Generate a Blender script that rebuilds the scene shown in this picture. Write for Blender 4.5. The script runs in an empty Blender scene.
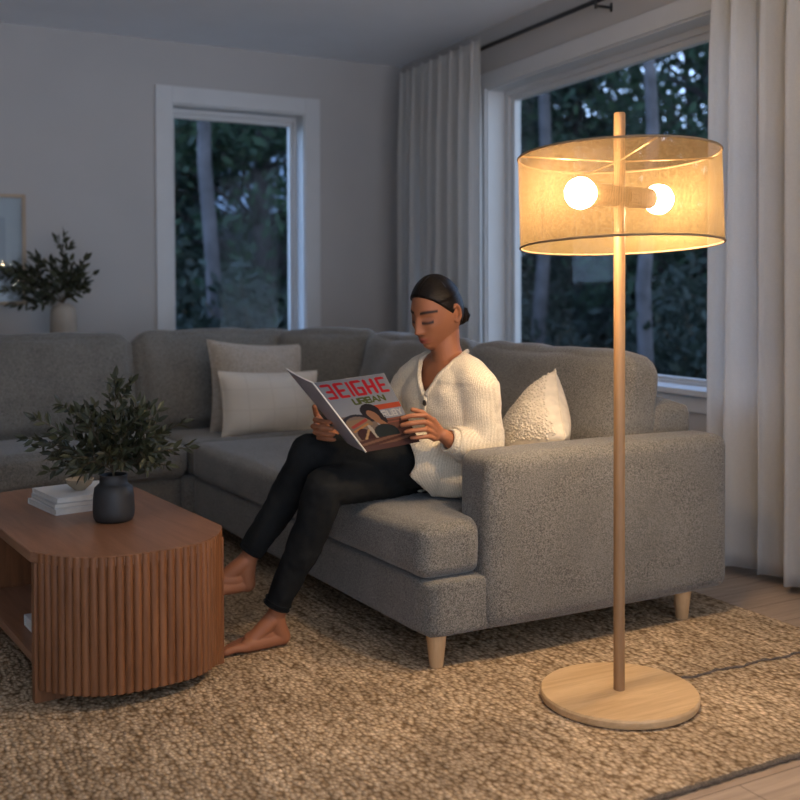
BULB = 390.0; GLOW = 120.0; SKY = 5.0; FILL_HIGH = 1.6; FILL_LOW = 3.6; EXPO = 0.0; TILT = -3.3
import bpy, bmesh, math, random
import numpy as np
from mathutils import Vector, Matrix, noise as mnoise
from mathutils.bvhtree import BVHTree
PI = math.pi
sc = bpy.context.scene
COL = sc.collection
random.seed(7)

# ---------------------------------------------------------------- helpers
def link(me, name, m=None, parent=None):
    o = bpy.data.objects.new(name, me)
    COL.objects.link(o)
    if m is not None:
        for k in (m if isinstance(m, (list, tuple)) else [m]):
            me.materials.append(k)
    if parent is not None:
        o.parent = parent
    return o

def obj(name, bm, m, parent=None, smooth=True, angle=None):
    me = bpy.data.meshes.new(name)
    bmesh.ops.recalc_face_normals(bm, faces=bm.faces[:])
    bm.to_mesh(me); bm.free()
    if smooth:
        me.polygons.foreach_set('use_smooth', [True] * len(me.polygons))
        if angle:
            me.set_sharp_from_angle(angle=math.radians(angle))
    return link(me, name, m, parent)

def thing(name, label, cat, loc=(0, 0, 0), rz=0, group=None):
    o = bpy.data.objects.new(name, None)
    COL.objects.link(o)
    o.empty_display_size = 0.1
    o.location = loc; o.rotation_euler = (0, 0, rz)
    o['label'] = label; o['category'] = cat
    if group: o['group'] = group
    return o

def tag(o, label, cat, group=None):
    o['label'] = label; o['category'] = cat
    if group: o['group'] = group
    return o

def struct(o):
    o['kind'] = 'structure'
    return o

def box(bm, x0, x1, y0, y1, z0, z1, bev=0.0, seg=2, M=None):
    r = bmesh.ops.create_cube(bm, size=1.0)
    vs = r['verts']
    for v in vs:
        v.co = Vector(((x0 + x1) / 2 + v.co.x * (x1 - x0), (y0 + y1) / 2 + v.co.y * (y1 - y0), (z0 + z1) / 2 + v.co.z * (z1 - z0)))
    if bev > 0:
        es = list({e for v in vs for e in v.link_edges})
        rr = bmesh.ops.bevel(bm, geom=es, offset=bev, segments=seg, profile=0.5, affect='EDGES')
        vs = list({v for f in rr['faces'] for v in f.verts} | {v for v in vs if v.is_valid})
    if M is not None:
        for v in vs: v.co = M @ v.co
    return vs

def tube(bm, pts, rad, n=10, closed=False, cap=True):
    pts = [Vector(p) for p in pts]
    N = len(pts)
    rads = rad if isinstance(rad, (list, tuple)) else [rad] * N
    t0 = (pts[1] - pts[0]).normalized()
    ref = Vector((0, 0, 1)) if abs(t0.z) < 0.9 else Vector((1, 0, 0))
    nrm = t0.cross(ref).normalized()
    rings = []
    for i, p in enumerate(pts):
        if closed: t = (pts[(i + 1) % N] - pts[i - 1])
        else: t = pts[min(i + 1, N - 1)] - pts[max(i - 1, 0)]
        t.normalize()
        nrm = (nrm - t * nrm.dot(t))
        if nrm.length < 1e-6: nrm = t.orthogonal()
        nrm.normalize()
        b = t.cross(nrm)
        rings.append([bm.verts.new(p + (nrm * math.cos(2 * PI * k / n) + b * math.sin(2 * PI * k / n)) * rads[i]) for k in range(n)])
    for i in range(N if closed else N - 1):
        a, c = rings[i], rings[(i + 1) % N]
        for k in range(n):
            bm.faces.new((a[k], a[(k + 1) % n], c[(k + 1) % n], c[k]))
    if cap and not closed:
        bm.faces.new(rings[0][::-1]); bm.faces.new(rings[-1])

def lathe(bm, prof, n=48, cx=0, cy=0):
    rings = []
    for (r, z) in prof:
        if r < 1e-5: rings.append([bm.verts.new((cx, cy, z))])
        else: rings.append([bm.verts.new((cx + r * math.cos(2 * PI * k / n), cy + r * math.sin(2 * PI * k / n), z)) for k in range(n)])
    for a, b in zip(rings, rings[1:]):
        for k in range(n):
            k2 = (k + 1) % n
            if len(a) == 1 and len(b) == 1: continue
            if len(a) == 1: bm.faces.new((a[0], b[k2], b[k]))
            elif len(b) == 1: bm.faces.new((a[k], a[k2], b[0]))
            else: bm.faces.new((a[k], a[k2], b[k2], b[k]))

def prism(bm, pts, z0, z1):
    lo = [bm.verts.new((p[0], p[1], z0)) for p in pts]
    hi = [bm.verts.new((p[0], p[1], z1)) for p in pts]
    n = len(pts)
    for k in range(n):
        bm.faces.new((lo[k], lo[(k + 1) % n], hi[(k + 1) % n], hi[k]))
    bm.faces.new(lo[::-1]); bm.faces.new(hi)

# ---------------------------------------------------------------- materials
def newmat(name):
    m = bpy.data.materials.new(name); m.use_nodes = True
    nt = m.node_tree
    b = nt.nodes['Principled BSDF']
    return m, nt, b

def coords(nt, kind='Object', scale=(1, 1, 1), rot=(0, 0, 0)):
    tc = nt.nodes.new('ShaderNodeTexCoord')
    mp = nt.nodes.new('ShaderNodeMapping')
    mp.inputs['Scale'].default_value = scale
    mp.inputs['Rotation'].default_value = rot
    nt.links.new(tc.outputs[kind], mp.inputs[0])
    return mp.outputs[0]

def noise(nt, vec, scale, detail=3, rough=0.5, dist=0):
    n = nt.nodes.new('ShaderNodeTexNoise')
    n.inputs['Scale'].default_value = scale; n.inputs['Detail'].default_value = detail
    n.inputs['Roughness'].default_value = rough; n.inputs['Distortion'].default_value = dist
    nt.links.new(vec, n.inputs['Vector'])
    return n.outputs['Fac']

def ramp(nt, fac, cols, pos=None):
    r = nt.nodes.new('ShaderNodeValToRGB')
    e = r.color_ramp.elements
    while len(e) < len(cols): e.new(0.5)
    for i, c in enumerate(cols):
        e[i].position = pos[i] if pos else i / (len(cols) - 1)
        e[i].color = (c[0], c[1], c[2], 1)
    nt.links.new(fac, r.inputs[0])
    return r.outputs[0]

def mix(nt, a, b, fac, mode='MIX'):
    n = nt.nodes.new('ShaderNodeMix'); n.data_type = 'RGBA'; n.blend_type = mode
    for s, v in ((0, fac), (6, a), (7, b)):
        if hasattr(v, 'is_linked') or isinstance(v, bpy.types.NodeSocket): nt.links.new(v, n.inputs[s])
        elif s == 0: n.inputs[0].default_value = v
        else: n.inputs[s].default_value = (v[0], v[1], v[2], 1)
    return n.outputs[2]

def bump(nt, b, h, strength=0.3, dist=0.01):
    n = nt.nodes.new('ShaderNodeBump')
    n.inputs['Strength'].default_value = strength; n.inputs['Distance'].default_value = dist
    nt.links.new(h, n.inputs['Height']); nt.links.new(n.outputs[0], b.inputs['Normal'])

def math_(nt, op, a, b=None):
    n = nt.nodes.new('ShaderNodeMath'); n.operation = op
    for i, v in enumerate((a, b)):
        if v is None: continue
        if isinstance(v, (int, float)): n.inputs[i].default_value = v
        else: nt.links.new(v, n.inputs[i])
    return n.outputs[0]

def plain(name, col, rough=0.6, var=0.06, scale=8, bmp=0.0, bscale=200, metal=0):
    m, nt, b = newmat(name)
    v = coords(nt)
    c2 = tuple(max(0, c * (1 - var * 2)) for c in col)
    nt.links.new(ramp(nt, noise(nt, v, scale), [c2, col], [0.3, 0.7]), b.inputs['Base Color'])
    b.inputs['Roughness'].default_value = rough; b.inputs['Metallic'].default_value = metal
    if bmp: bump(nt, b, noise(nt, v, bscale, 2), bmp, 0.002)
    return m

def tweed(name, dark, light, scale=300, bmp=0.4):
    m, nt, b = newmat(name)
    v = coords(nt)
    f1 = noise(nt, v, scale, 2, 0.7); f2 = noise(nt, v, scale * 0.4, 3, 0.6); f3 = noise(nt, v, 5, 2)
    s = math_(nt, 'ADD', math_(nt, 'MULTIPLY', f1, 0.72), math_(nt, 'ADD', math_(nt, 'MULTIPLY', f2, 0.18), math_(nt, 'MULTIPLY', f3, 0.1)))
    nt.links.new(ramp(nt, s, [dark, light], [0.40, 0.60]), b.inputs['Base Color'])
    b.inputs['Roughness'].default_value = 0.95
    b.inputs['Sheen Weight'].default_value = 0.25; b.inputs['Sheen Roughness'].default_value = 0.5
    b.inputs['Specular IOR Level'].default_value = 0.15
    bump(nt, b, s, bmp, 0.004)
    return m

def wood(name, dark, light, rough=0.45, axis='Z', k=1.0, spec=0.4):
    m, nt, b = newmat(name)
    sc_ = {'X': (1.2, 14, 14), 'Y': (14, 1.2, 14), 'Z': (14, 14, 1.2)}[axis]
    v = coords(nt, scale=sc_)
    f = noise(nt, v, 1.6 * k, 4, 0.6, 1.2); g = noise(nt, v, 9 * k, 3, 0.7)
    s = math_(nt, 'ADD', math_(nt, 'MULTIPLY', f, 0.7), math_(nt, 'MULTIPLY', g, 0.3))
    nt.links.new(ramp(nt, s, [dark, light], [0.35, 0.65]), b.inputs['Base Color'])
    b.inputs['Roughness'].default_value = rough; b.inputs['Specular IOR Level'].default_value = spec
    bump(nt, b, s, 0.08, 0.002)
    return m

M = {}
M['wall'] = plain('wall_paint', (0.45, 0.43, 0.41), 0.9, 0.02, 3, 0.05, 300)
M['ceil'] = plain('ceiling_paint_cool_light', (0.84, 0.88, 0.93), 0.95, 0.02, 3)  # pale blue tint stands in for cool light on the ceiling
M['trim'] = plain('white_trim_paint', (0.58, 0.58, 0.575), 0.5, 0.02, 6)
M['black'] = plain('black_metal', (0.012, 0.012, 0.013), 0.45, 0.1, 20)
M['sofa'] = tweed('grey_tweed', (0.066, 0.061, 0.052), (0.262, 0.245, 0.212))
M['piping'] = plain('grey_piping', (0.20, 0.195, 0.185), 0.9, 0.1, 60)
M['lampwood'] = wood('light_oak', (0.28, 0.15, 0.065), (0.38, 0.22, 0.10), 0.5, 'Z')
M['basewood'] = wood('light_oak_disc', (0.52, 0.33, 0.16), (0.70, 0.48, 0.26), 0.45, 'X')
M['legwood'] = wood('beech_leg', (0.50, 0.31, 0.15), (0.64, 0.42, 0.22), 0.5, 'Z')
M['table'] = wood('table_oak_brown', (0.15, 0.056, 0.020), (0.26, 0.105, 0.042), 0.42, 'Z')
M['tabletop'] = wood('tabletop_oak_brown', (0.21, 0.096, 0.050), (0.32, 0.155, 0.085), 0.33, 'Y')
M['cream'] = tweed('cream_wool', (0.48, 0.40, 0.30), (0.72, 0.63, 0.50), 180, 0.5)
M['paper'] = plain('paper_pages', (0.70, 0.67, 0.61), 0.8, 0.05, 40)
M['coverw'] = plain('book_cover_white', (0.68, 0.67, 0.64), 0.5, 0.05, 10)
M['coverg'] = plain('book_cover_grey', (0.50, 0.49, 0.47), 0.5, 0.05, 10)
M['darkceramic'] = plain('charcoal_ceramic', (0.028, 0.027, 0.026), 0.55, 0.1, 20, 0.1, 120)
M['paleceramic'] = plain('pale_clay', (0.38, 0.33, 0.27), 0.8, 0.06, 12, 0.1, 100)
M['bowl'] = plain('sand_clay', (0.42, 0.33, 0.22), 0.7, 0.1, 20)
M['bark'] = plain('twig_bark', (0.10, 0.075, 0.045), 0.9, 0.2, 60)

def leafmat(name, a, b_, trans=0.25, rough=0.5):
    m, nt, b = newmat(name)
    oi = nt.nodes.new('ShaderNodeNewGeometry')
    nt.links.new(ramp(nt, oi.outputs['Random Per Island'], [a, b_]), b.inputs['Base Color'])
    b.inputs['Roughness'].default_value = rough
    tr = nt.nodes.new('ShaderNodeBsdfTranslucent'); tr.inputs[0].default_value = (*[c * 1.2 for c in b_], 1)
    mx = nt.nodes.new('ShaderNodeMixShader'); mx.inputs[0].default_value = trans
    nt.links.new(b.outputs[0], mx.inputs[1]); nt.links.new(tr.outputs[0], mx.inputs[2])
    nt.links.new(mx.outputs[0], nt.nodes['Material Output'].inputs[0])
    return m
M['olive'] = leafmat('olive_leaf', (0.010, 0.014, 0.007), (0.062, 0.066, 0.030), 0.10)
M['forestleaf'] = leafmat('forest_leaf', (0.006, 0.021, 0.013), (0.028, 0.064, 0.032), 0.25, 0.8)
M['needle'] = leafmat('conifer_needle', (0.005, 0.016, 0.015), (0.017, 0.041, 0.032), 0.2, 0.8)
M['shrubleaf'] = leafmat('shrub_leaf', (0.005, 0.013, 0.010), (0.020, 0.034, 0.024), 0.2, 0.8)
M['birch'] = plain('birch_bark', (0.105, 0.10, 0.11), 0.9, 0.3, 3.5)
M['pine'] = plain('pine_bark', (0.055, 0.05, 0.055), 0.95, 0.3, 5)
M['earth'] = plain('forest_ground', (0.05, 0.055, 0.035), 1.0, 0.3, 1.5)
M['metalroof'] = plain('pale_roof', (0.30, 0.36, 0.42), 0.6, 0.05, 3)

# floor: oak planks
def floormat():
    m, nt, b = newmat('oak_planks')
    v = coords(nt, rot=(0, 0, PI / 2 * 0))
    br = nt.nodes.new('ShaderNodeTexBrick')
    br.inputs['Scale'].default_value = 1.0; br.inputs['Mortar Size'].default_value = 0.0018
    br.inputs['Brick Width'].default_value = 1.9; br.inputs['Row Height'].default_value = 0.17
    br.inputs['Color1'].default_value = (0.43, 0.31, 0.215, 1); br.inputs['Color2'].default_value = (0.50, 0.375, 0.27, 1)
    br.inputs['Mortar'].default_value = (0.16, 0.11, 0.07, 1)
    nt.links.new(v, br.inputs[0])
    v2 = coords(nt, scale=(1.5, 16, 16))
    g = ramp(nt, noise(nt, v2, 2.2, 4, 0.6, 1.0), [(0.72, 0.7, 0.68), (1.05, 1.05, 1.05)], [0.3, 0.7])
    nt.links.new(mix(nt, br.outputs['Color'], g, 1.0, 'MULTIPLY'), b.inputs['Base Color'])
    b.inputs['Roughness'].default_value = 0.42
    return m
M['floor'] = floormat()

# rug: chunky woven jute
def rugmat():
    m, nt, b = newmat('woven_jute')
    v = coords(nt, scale=(1, 1, 1))
    nd = nt.nodes.new('ShaderNodeTexNoise'); nd.inputs['Scale'].default_value = 9; nt.links.new(v, nd.inputs['Vector'])
    vv = mix(nt, v, nd.outputs['Color'], 0.02)
    vo = nt.nodes.new('ShaderNodeTexVoronoi'); vo.inputs['Scale'].default_value = 1.0
    mp = nt.nodes.new('ShaderNodeMapping'); mp.inputs['Scale'].default_value = (88, 60, 70); nt.links.new(vv, mp.inputs[0])
    nt.links.new(mp.outputs[0], vo.inputs['Vector'])
    wv = nt.nodes.new('ShaderNodeTexWave'); wv.bands_direction = 'X'; wv.inputs['Scale'].default_value = 13
    wv.inputs['Distortion'].default_value = 1.2; wv.inputs['Detail'].default_value = 2; nt.links.new(vv, wv.inputs['Vector'])
    big = noise(nt, v, 3.2, 3); streak = noise(nt, coords(nt, scale=(14, 1.1, 1)), 3, 3)
    h = math_(nt, 'SUBTRACT', math_(nt, 'MULTIPLY', wv.outputs['Fac'], 0.32), math_(nt, 'MULTIPLY', vo.outputs['Distance'], 0.95))
    c1 = ramp(nt, vo.outputs['Distance'], [(0.72, 0.575, 0.415), (0.54, 0.41, 0.275), (0.23, 0.155, 0.09)], [0.1, 0.45, 0.85])
    c2 = mix(nt, c1, ramp(nt, vo.outputs['Color'], [(0.68, 0.66, 0.63), (1.12, 1.1, 1.06)]), 1.0, 'MULTIPLY')
    c3 = mix(nt, c2, ramp(nt, streak, [(0.76, 0.74, 0.72), (1.14, 1.14, 1.14)], [0.36, 0.62]), 1.0, 'MULTIPLY')
    c4 = mix(nt, c3, ramp(nt, big, [(0.85, 0.84, 0.83), (1.08, 1.08, 1.08)], [0.35, 0.65]), 1.0, 'MULTIPLY')
    nt.links.new(c4, b.inputs['Base Color'])
    b.inputs['Roughness'].default_value = 1.0; b.inputs['Specular IOR Level'].default_value = 0.05
    bump(nt, b, h, 0.8, 0.009)
    return m
M['rug'] = rugmat()

def glassmat(F0, name):
    m, nt, b = newmat(name)
    nt.nodes.remove(b)
    t = nt.nodes.new('ShaderNodeBsdfTransparent'); t.inputs[0].default_value = (0.93, 0.96, 0.97, 1)
    g = nt.nodes.new('ShaderNodeBsdfGlossy'); g.inputs['Roughness'].default_value = 0.02
    lw = nt.nodes.new('ShaderNodeLayerWeight')
    fr = math_(nt, 'ADD', math_(nt, 'MULTIPLY', math_(nt, 'POWER', lw.outputs['Facing'], 5.0), 0.6), F0)
    mx = nt.nodes.new('ShaderNodeMixShader')
    nt.links.new(fr, mx.inputs[0]); nt.links.new(t.outputs[0], mx.inputs[1]); nt.links.new(g.outputs[0], mx.inputs[2])
    nt.links.new(mx.outputs[0], nt.nodes['Material Output'].inputs[0])
    return m
M['glass'] = glassmat(0.008, 'window_glass'); M['picglass'] = glassmat(0.028, 'picture_glass')

def curtainmat():
    m, nt, b = newmat('sheer_linen')
    v = coords(nt, scale=(1, 1, 1))
    f = noise(nt, coords(nt, scale=(40, 40, 40)), 3, 2)
    nt.links.new(ramp(nt, f, [(0.66, 0.64, 0.61), (0.72, 0.70, 0.67)], [0.3, 0.7]), b.inputs['Base Color'])
    b.inputs['Roughness'].default_value = 0.95; b.inputs['Specular IOR Level'].default_value = 0.1
    tr = nt.nodes.new('ShaderNodeBsdfTranslucent'); tr.inputs[0].default_value = (0.74, 0.73, 0.71, 1)
    mx = nt.nodes.new('ShaderNodeMixShader'); mx.inputs[0].default_value = 0.5
    nt.links.new(b.outputs[0], mx.inputs[1]); nt.links.new(tr.outputs[0], mx.inputs[2])
    nt.links.new(mx.outputs[0], nt.nodes['Material Output'].inputs[0])
    return m
M['curtain'] = curtainmat()

def shademat():
    # open woven raffia: threads with small see-through holes
    m, nt, b = newmat('woven_raffia')
    tc = nt.nodes.new('ShaderNodeTexCoord')
    sep = nt.nodes.new('ShaderNodeSeparateXYZ'); nt.links.new(tc.outputs['UV'], sep.inputs[0])
    def thread(s, n, w):
        a = math_(nt, 'SINE', math_(nt, 'MULTIPLY', s, n * PI))
        return math_(nt, 'LESS_THAN', math_(nt, 'ABSOLUTE', a), w)
    hole = math_(nt, 'SUBTRACT', 1.0, math_(nt, 'MAXIMUM', thread(sep.outputs[0], 420, 0.62), thread(sep.outputs[1], 74, 0.66)))
    nz = noise(nt, tc.outputs['Object'], 160, 2)
    cc = ramp(nt, nz, [(0.062, 0.040, 0.019), (0.110, 0.078, 0.042)], [0.3, 0.7])
    ge = nt.nodes.new('ShaderNodeNewGeometry')      # inside coloured paler, standing in for bulb light on it
    nt.links.new(mix(nt, cc, (0.23, 0.165, 0.075), ge.outputs['Backfacing']), b.inputs['Base Color']); b.inputs['Roughness'].default_value = 0.9; b.inputs['Specular IOR Level'].default_value = 0.1
    tr = nt.nodes.new('ShaderNodeBsdfTranslucent'); nt.links.new(cc, tr.inputs[0])
    mx = nt.nodes.new('ShaderNodeMixShader'); mx.inputs[0].default_value = 0.5
    nt.links.new(b.outputs[0], mx.inputs[1]); nt.links.new(tr.outputs[0], mx.inputs[2])
    tp = nt.nodes.new('ShaderNodeBsdfTransparent')
    mh = nt.nodes.new('ShaderNodeMixShader')
    fac = math_(nt, 'ADD', math_(nt, 'MULTIPLY', hole, 0.80), 0.05)
    fac = math_(nt, 'MINIMUM', fac, 1.0)
    nt.links.new(fac, mh.inputs[0]); nt.links.new(mx.outputs[0], mh.inputs[1]); nt.links.new(tp.outputs[0], mh.inputs[2])
    nt.links.new(mh.outputs[0], nt.nodes['Material Output'].inputs[0])
    return m
M['shade'] = shademat()

def emis(name, col, s):
    m, nt, b = newmat(name)
    nt.nodes.remove(b)
    e = nt.nodes.new('ShaderNodeEmission'); e.inputs[0].default_value = (*col, 1); e.inputs[1].default_value = s
    nt.links.new(e.outputs[0], nt.nodes['Material Output'].inputs[0])
    return m
M['bulb'] = emis('frosted_bulb_lit', (1.0, 0.71, 0.43), BULB)
M['glow'] = emis('warm_bulb_lit', (1.0, 0.70, 0.36), GLOW)

# ---------------------------------------------------------------- room
ZC = 2.875          # ceiling height
YA = 6.71          # the far wall
K = Vector((3.70, 6.71)); A_ = math.radians(3.35)
MB = Matrix.Translation((K.x, K.y, 0)) @ Matrix.Rotation(-PI / 2 - A_, 4, 'Z')  # wall frame: +x runs along the wall towards the camera, -y ... room side
# local frame of the window wall: x = along wall from the far corner, y>0 outside? fixed below
D = Vector((-math.sin(A_), -math.cos(A_), 0)); NI = Vector((-math.cos(A_), math.sin(A_), 0))
MW = Matrix(((D.x, NI.x, 0, K.x), (D.y, NI.y, 0, K.y), (0, 0, 1, 0), (0, 0, 0, 1)))   # x along wall, y into the room

bm = bmesh.new(); box(bm, -3.0, 4.2, -2.6, 7.0, -0.12, 0.0)
struct(obj('floor', bm, M['floor'], smooth=False))
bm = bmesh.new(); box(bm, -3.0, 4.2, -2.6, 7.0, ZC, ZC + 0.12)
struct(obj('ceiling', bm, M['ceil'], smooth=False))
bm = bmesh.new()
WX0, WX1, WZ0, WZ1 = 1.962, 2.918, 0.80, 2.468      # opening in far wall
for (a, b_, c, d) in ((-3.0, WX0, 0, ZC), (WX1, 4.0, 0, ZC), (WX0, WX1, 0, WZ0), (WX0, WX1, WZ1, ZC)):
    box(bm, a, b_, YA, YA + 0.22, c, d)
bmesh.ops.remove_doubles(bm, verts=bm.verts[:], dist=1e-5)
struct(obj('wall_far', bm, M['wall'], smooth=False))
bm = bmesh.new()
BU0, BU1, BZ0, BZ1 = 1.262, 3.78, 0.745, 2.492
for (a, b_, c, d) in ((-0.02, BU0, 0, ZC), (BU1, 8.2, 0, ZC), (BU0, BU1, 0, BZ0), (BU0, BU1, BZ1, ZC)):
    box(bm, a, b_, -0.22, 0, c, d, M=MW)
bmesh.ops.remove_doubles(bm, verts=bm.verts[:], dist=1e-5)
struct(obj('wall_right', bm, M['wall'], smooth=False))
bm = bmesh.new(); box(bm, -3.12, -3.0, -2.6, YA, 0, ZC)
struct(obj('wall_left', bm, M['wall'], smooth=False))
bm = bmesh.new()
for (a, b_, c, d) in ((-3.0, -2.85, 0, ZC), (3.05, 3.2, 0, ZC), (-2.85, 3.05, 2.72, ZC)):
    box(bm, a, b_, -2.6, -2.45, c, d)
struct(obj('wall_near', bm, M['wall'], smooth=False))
bm = bmesh.new(); box(bm, -3.0, 3.7, YA - 0.016, YA, 0, 0.11, 0.004)
struct(obj('baseboard_far', bm, M['trim'], smooth=False))
bm = bmesh.new(); box(bm, 0.02, 8.1, 0, 0.016, 0, 0.11, 0.004, M=MW)
struct(obj('baseboard_right', bm, M['trim'], smooth=False))

def window(name, Mx, u0, u1, z0, z1, depth, fl, fr, ft, fb, cas, apron):
    root = thing(name, 'x', 'window'); del root['label']; del root['category']; root['kind'] = 'structure'
    e = 0.012
    bm = bmesh.new()        # casing boards on the room side
    box(bm, u0 - cas, u0, 0, e + 0.006, z0 - (cas if apron else 0), z1 + cas, 0.003, M=Mx)
    box(bm, u1, u1 + cas, 0, e + 0.006, z0 - (cas if apron else 0), z1 + cas, 0.003, M=Mx)
    box(bm, u0, u1, 0, e + 0.006, z1, z1 + cas, 0.003, M=Mx)
    if apron: box(bm, u0, u1, 0, e, z0 - cas, z0 - 0.02, 0.003, M=Mx)
    obj('window_casing', bm, M['trim'], root, smooth=False)
    bm = bmesh.new()        # jamb lining
    box(bm, u0, u0 + 0.01, -depth - 0.07, 0.001, z0, z1, M=Mx); box(bm, u1 - 0.01, u1, -depth - 0.07, 0.001, z0, z1, M=Mx)
    box(bm, u0 + .01, u1 - .01, -depth - 0.07, 0.001, z1 - 0.01, z1, M=Mx)
    obj('window_lining', bm, M['trim'], root, smooth=False)
    bm = bmesh.new()
    box(bm, u0 - 0.02, u1 + 0.02, -depth - 0.07, 0.035, z0 - 0.022, z0 + 0.008, 0.004, M=Mx)
    obj('window_sill', bm, M['trim'], root, smooth=False)
    bm = bmesh.new()        # frame: outer and inner step
    for (k, dd, g) in ((0.0, 0.0, 0.5), (0.5, 0.018, 1.0)):
        a0, a1, b0, b1 = u0 + 0.01 + fl * k, u1 - 0.01 - fr * k, z0 + 0.008 + fb * k, z1 - 0.01 - ft * k
        c0, c1, d0, d1 = u0 + 0.01 + fl * g, u1 - 0.01 - fr * g, z0 + 0.008 + fb * g, z1 - 0.01 - ft * g
        y1 = -depth - dd; y0 = -depth - 0.065
        box(bm, a0, c0, y0, y1, b0, b1, 0.002, M=Mx); box(bm, c1, a1, y0, y1, b0, b1, 0.002, M=Mx)
        box(bm, c0, c1, y0, y1, b0, d0, 0.002, M=Mx); box(bm, c0, c1, y0, y1, d1, b1, 0.002, M=Mx)
    obj('window_frame', bm, M['trim'], root, smooth=False)
    bm = bmesh.new()
    box(bm, c0 - 0.006, c1 + 0.006, -depth - 0.05, -depth - 0.044, d0 - 0.006, d1 + 0.006, M=Mx)
    obj('window_pane', bm, M['glass'], root, smooth=False)
MA = Matrix(((1, 0, 0, 0), (0, -1, 0, YA), (0, 0, 1, 0), (0, 0, 0, 1)))
window('window_1', MA, WX0, WX1, WZ0, WZ1, 0.125, 0.050, 0.045, 0.062, 0.05, 0.112, True)
window('window_2', MW, BU0, BU1, BZ0, BZ1, 0.125, 0.088, 0.08, 0.064, 0.030, 0.10, True)

# ---------------------------------------------------------------- curtains and rod
def curtain(u0, u1, ztop, zbot, npl, amp, label, seed, OFF=0.165):
    rnd = random.Random(seed)
    bm = bmesh.new()
    nu, nz = npl * 12, 40
    ph = [rnd.uniform(-0.5, 0.5) for _ in range(npl + 3)]; am = [rnd.uniform(0.6, 1.25) for _ in range(npl + 3)]
    wd = [rnd.uniform(0.7, 1.4) for _ in range(npl)]
    cum = [0]
    for w in wd: cum.append(cum[-1] + w)
    def prof(t):
        s = t * cum[-1]
        i = 0
        while i < npl - 1 and s > cum[i + 1]: i += 1
        f = (s - cum[i]) / wd[i]
        a = am[i] * (1 - f) + am[i + 1] * f
        return a * math.sin(2 * PI * f + 0.5 * math.sin(2 * PI * f)) , f, i
    rows = []
    for j in range(nz + 1):
        tz = j / nz; z = ztop + (zbot - ztop) * tz
        row = []
        for i in range(nu + 1):
            t = i / nu
            s, f, k = prof(t)
            u = u0 + (u1 - u0) * t
            a = amp * (0.45 + 0.55 * min(1, tz * 5)) * (0.8 + 0.35 * tz)
            u += 0.012 * math.sin(2 * PI * f * 2) + 0.012 * tz * math.sin(7 * t * 6.28 + 3 * tz + seed)
            off = OFF + a * s + 0.010 * tz * math.sin(17 * t + 2.5 * tz + seed)
            zz = z
            if j == 0: zz += 0.006 * math.cos(2 * PI * f)
            row.append(bm.verts.new(MW @ Vector((u, off, zz))))
        rows.append(row)
    for a, b_ in zip(rows, rows[1:]):
        for i in range(nu):
            bm.faces.new((a[i], a[i + 1], b_[i + 1], b_[i]))
    me = bpy.data.meshes.new('curtain'); bm.to_mesh(me); bm.free()
    me.polygons.foreach_set('use_smooth', [True] * len(me.polygons))
    o = link(me, 'curtain', M['curtain'])
    s = o.modifiers.new('cloth_thickness', 'SOLIDIFY'); s.thickness = 0.0025
    # hem band
    bm = bmesh.new()
    for a, b_ in (): pass
    tag(o, label, 'curtain', 'white linen curtains')
    return o
curtain(0.34, 1.47, 2.752, 0.02, 9, 0.044, 'white linen curtain hanging left of the big window, behind the seated person', 3)
curtain(3.46, 5.1, 2.752, 0.035, 10, 0.050, 'white linen curtain hanging to the floor at the right edge, behind the floor lamp', 11, 0.125)
rod = thing('curtain_rod', 'thin black curtain rod above the big window', 'curtain rod', MW @ Vector((0.2, 0.12, 2.70)))
inv = Matrix.Translation(-rod.location)
bm = bmesh.new(); tube(bm, [inv @ (MW @ Vector((u, 0.105 - 0.008 * u, 2.720))) for u in (0.28, 2.6, 5.1)], 0.013, 12)
obj('rod', bm, M['black'], rod)
for u in (0.3, 2.56, 4.9):
    bm = bmesh.new()
    tube(bm, [inv @ (MW @ Vector(p)) for p in ((u, 0.0, 2.69), (u, 0.10, 2.69))], 0.008, 8)
    tube(bm, [inv @ (MW @ Vector(p)) for p in ((u, 0.10, 2.675), (u, 0.10, 2.735))], 0.007, 8)
    box(bm, u - 0.008, u + 0.008, 0.0, 0.005, 2.67, 2.715, M=inv @ MW)
    obj('bracket', bm, M['black'], rod)

# ---------------------------------------------------------------- rug
def rug():
    bm = bmesh.new()
    X0, X1, Y0, Y1 = -1.6, 2.97, 1.735, 5.2
    n = 260; rnd = random.Random(5)
    h = 0.016
    pts = []
    def edge(x0, y0, x1, y1, n, nx, ny):
        for i in range(n):
            t = i / n; w = 0.0022 * math.sin(i * 2.4) + rnd.uniform(-0.0022, 0.0022)
            pts.append((x0 + (x1 - x0) * t + nx * w, y0 + (y1 - y0) * t + ny * w))
    edge(X0, Y0, X1, Y0, 300, 0, 1); edge(X1, Y0, X1, Y1, 220, 1, 0); edge(X1, Y1, X0, Y1, 60, 0, 1); edge(X0, Y1, X0, Y0, 60, 1, 0)
    prism(bm, pts, 0.001, h)
    o = obj('rug', bm, M['rug'], smooth=False)
    bm = bmesh.new(); tube(bm, [(a, b_, 0.0075) for a, b_ in pts], 0.0068, 8, closed=True)
    obj('edge_binding', bm, M['binding'], o)
    return tag(o, 'large beige woven jute rug lying on the oak floor under sofa and lamp', 'rug')
M['binding'] = plain('jute_binding', (0.20, 0.145, 0.095), 1, 0.25, 150, 0.4, 200)
rug()
RZ = 0.016

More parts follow.
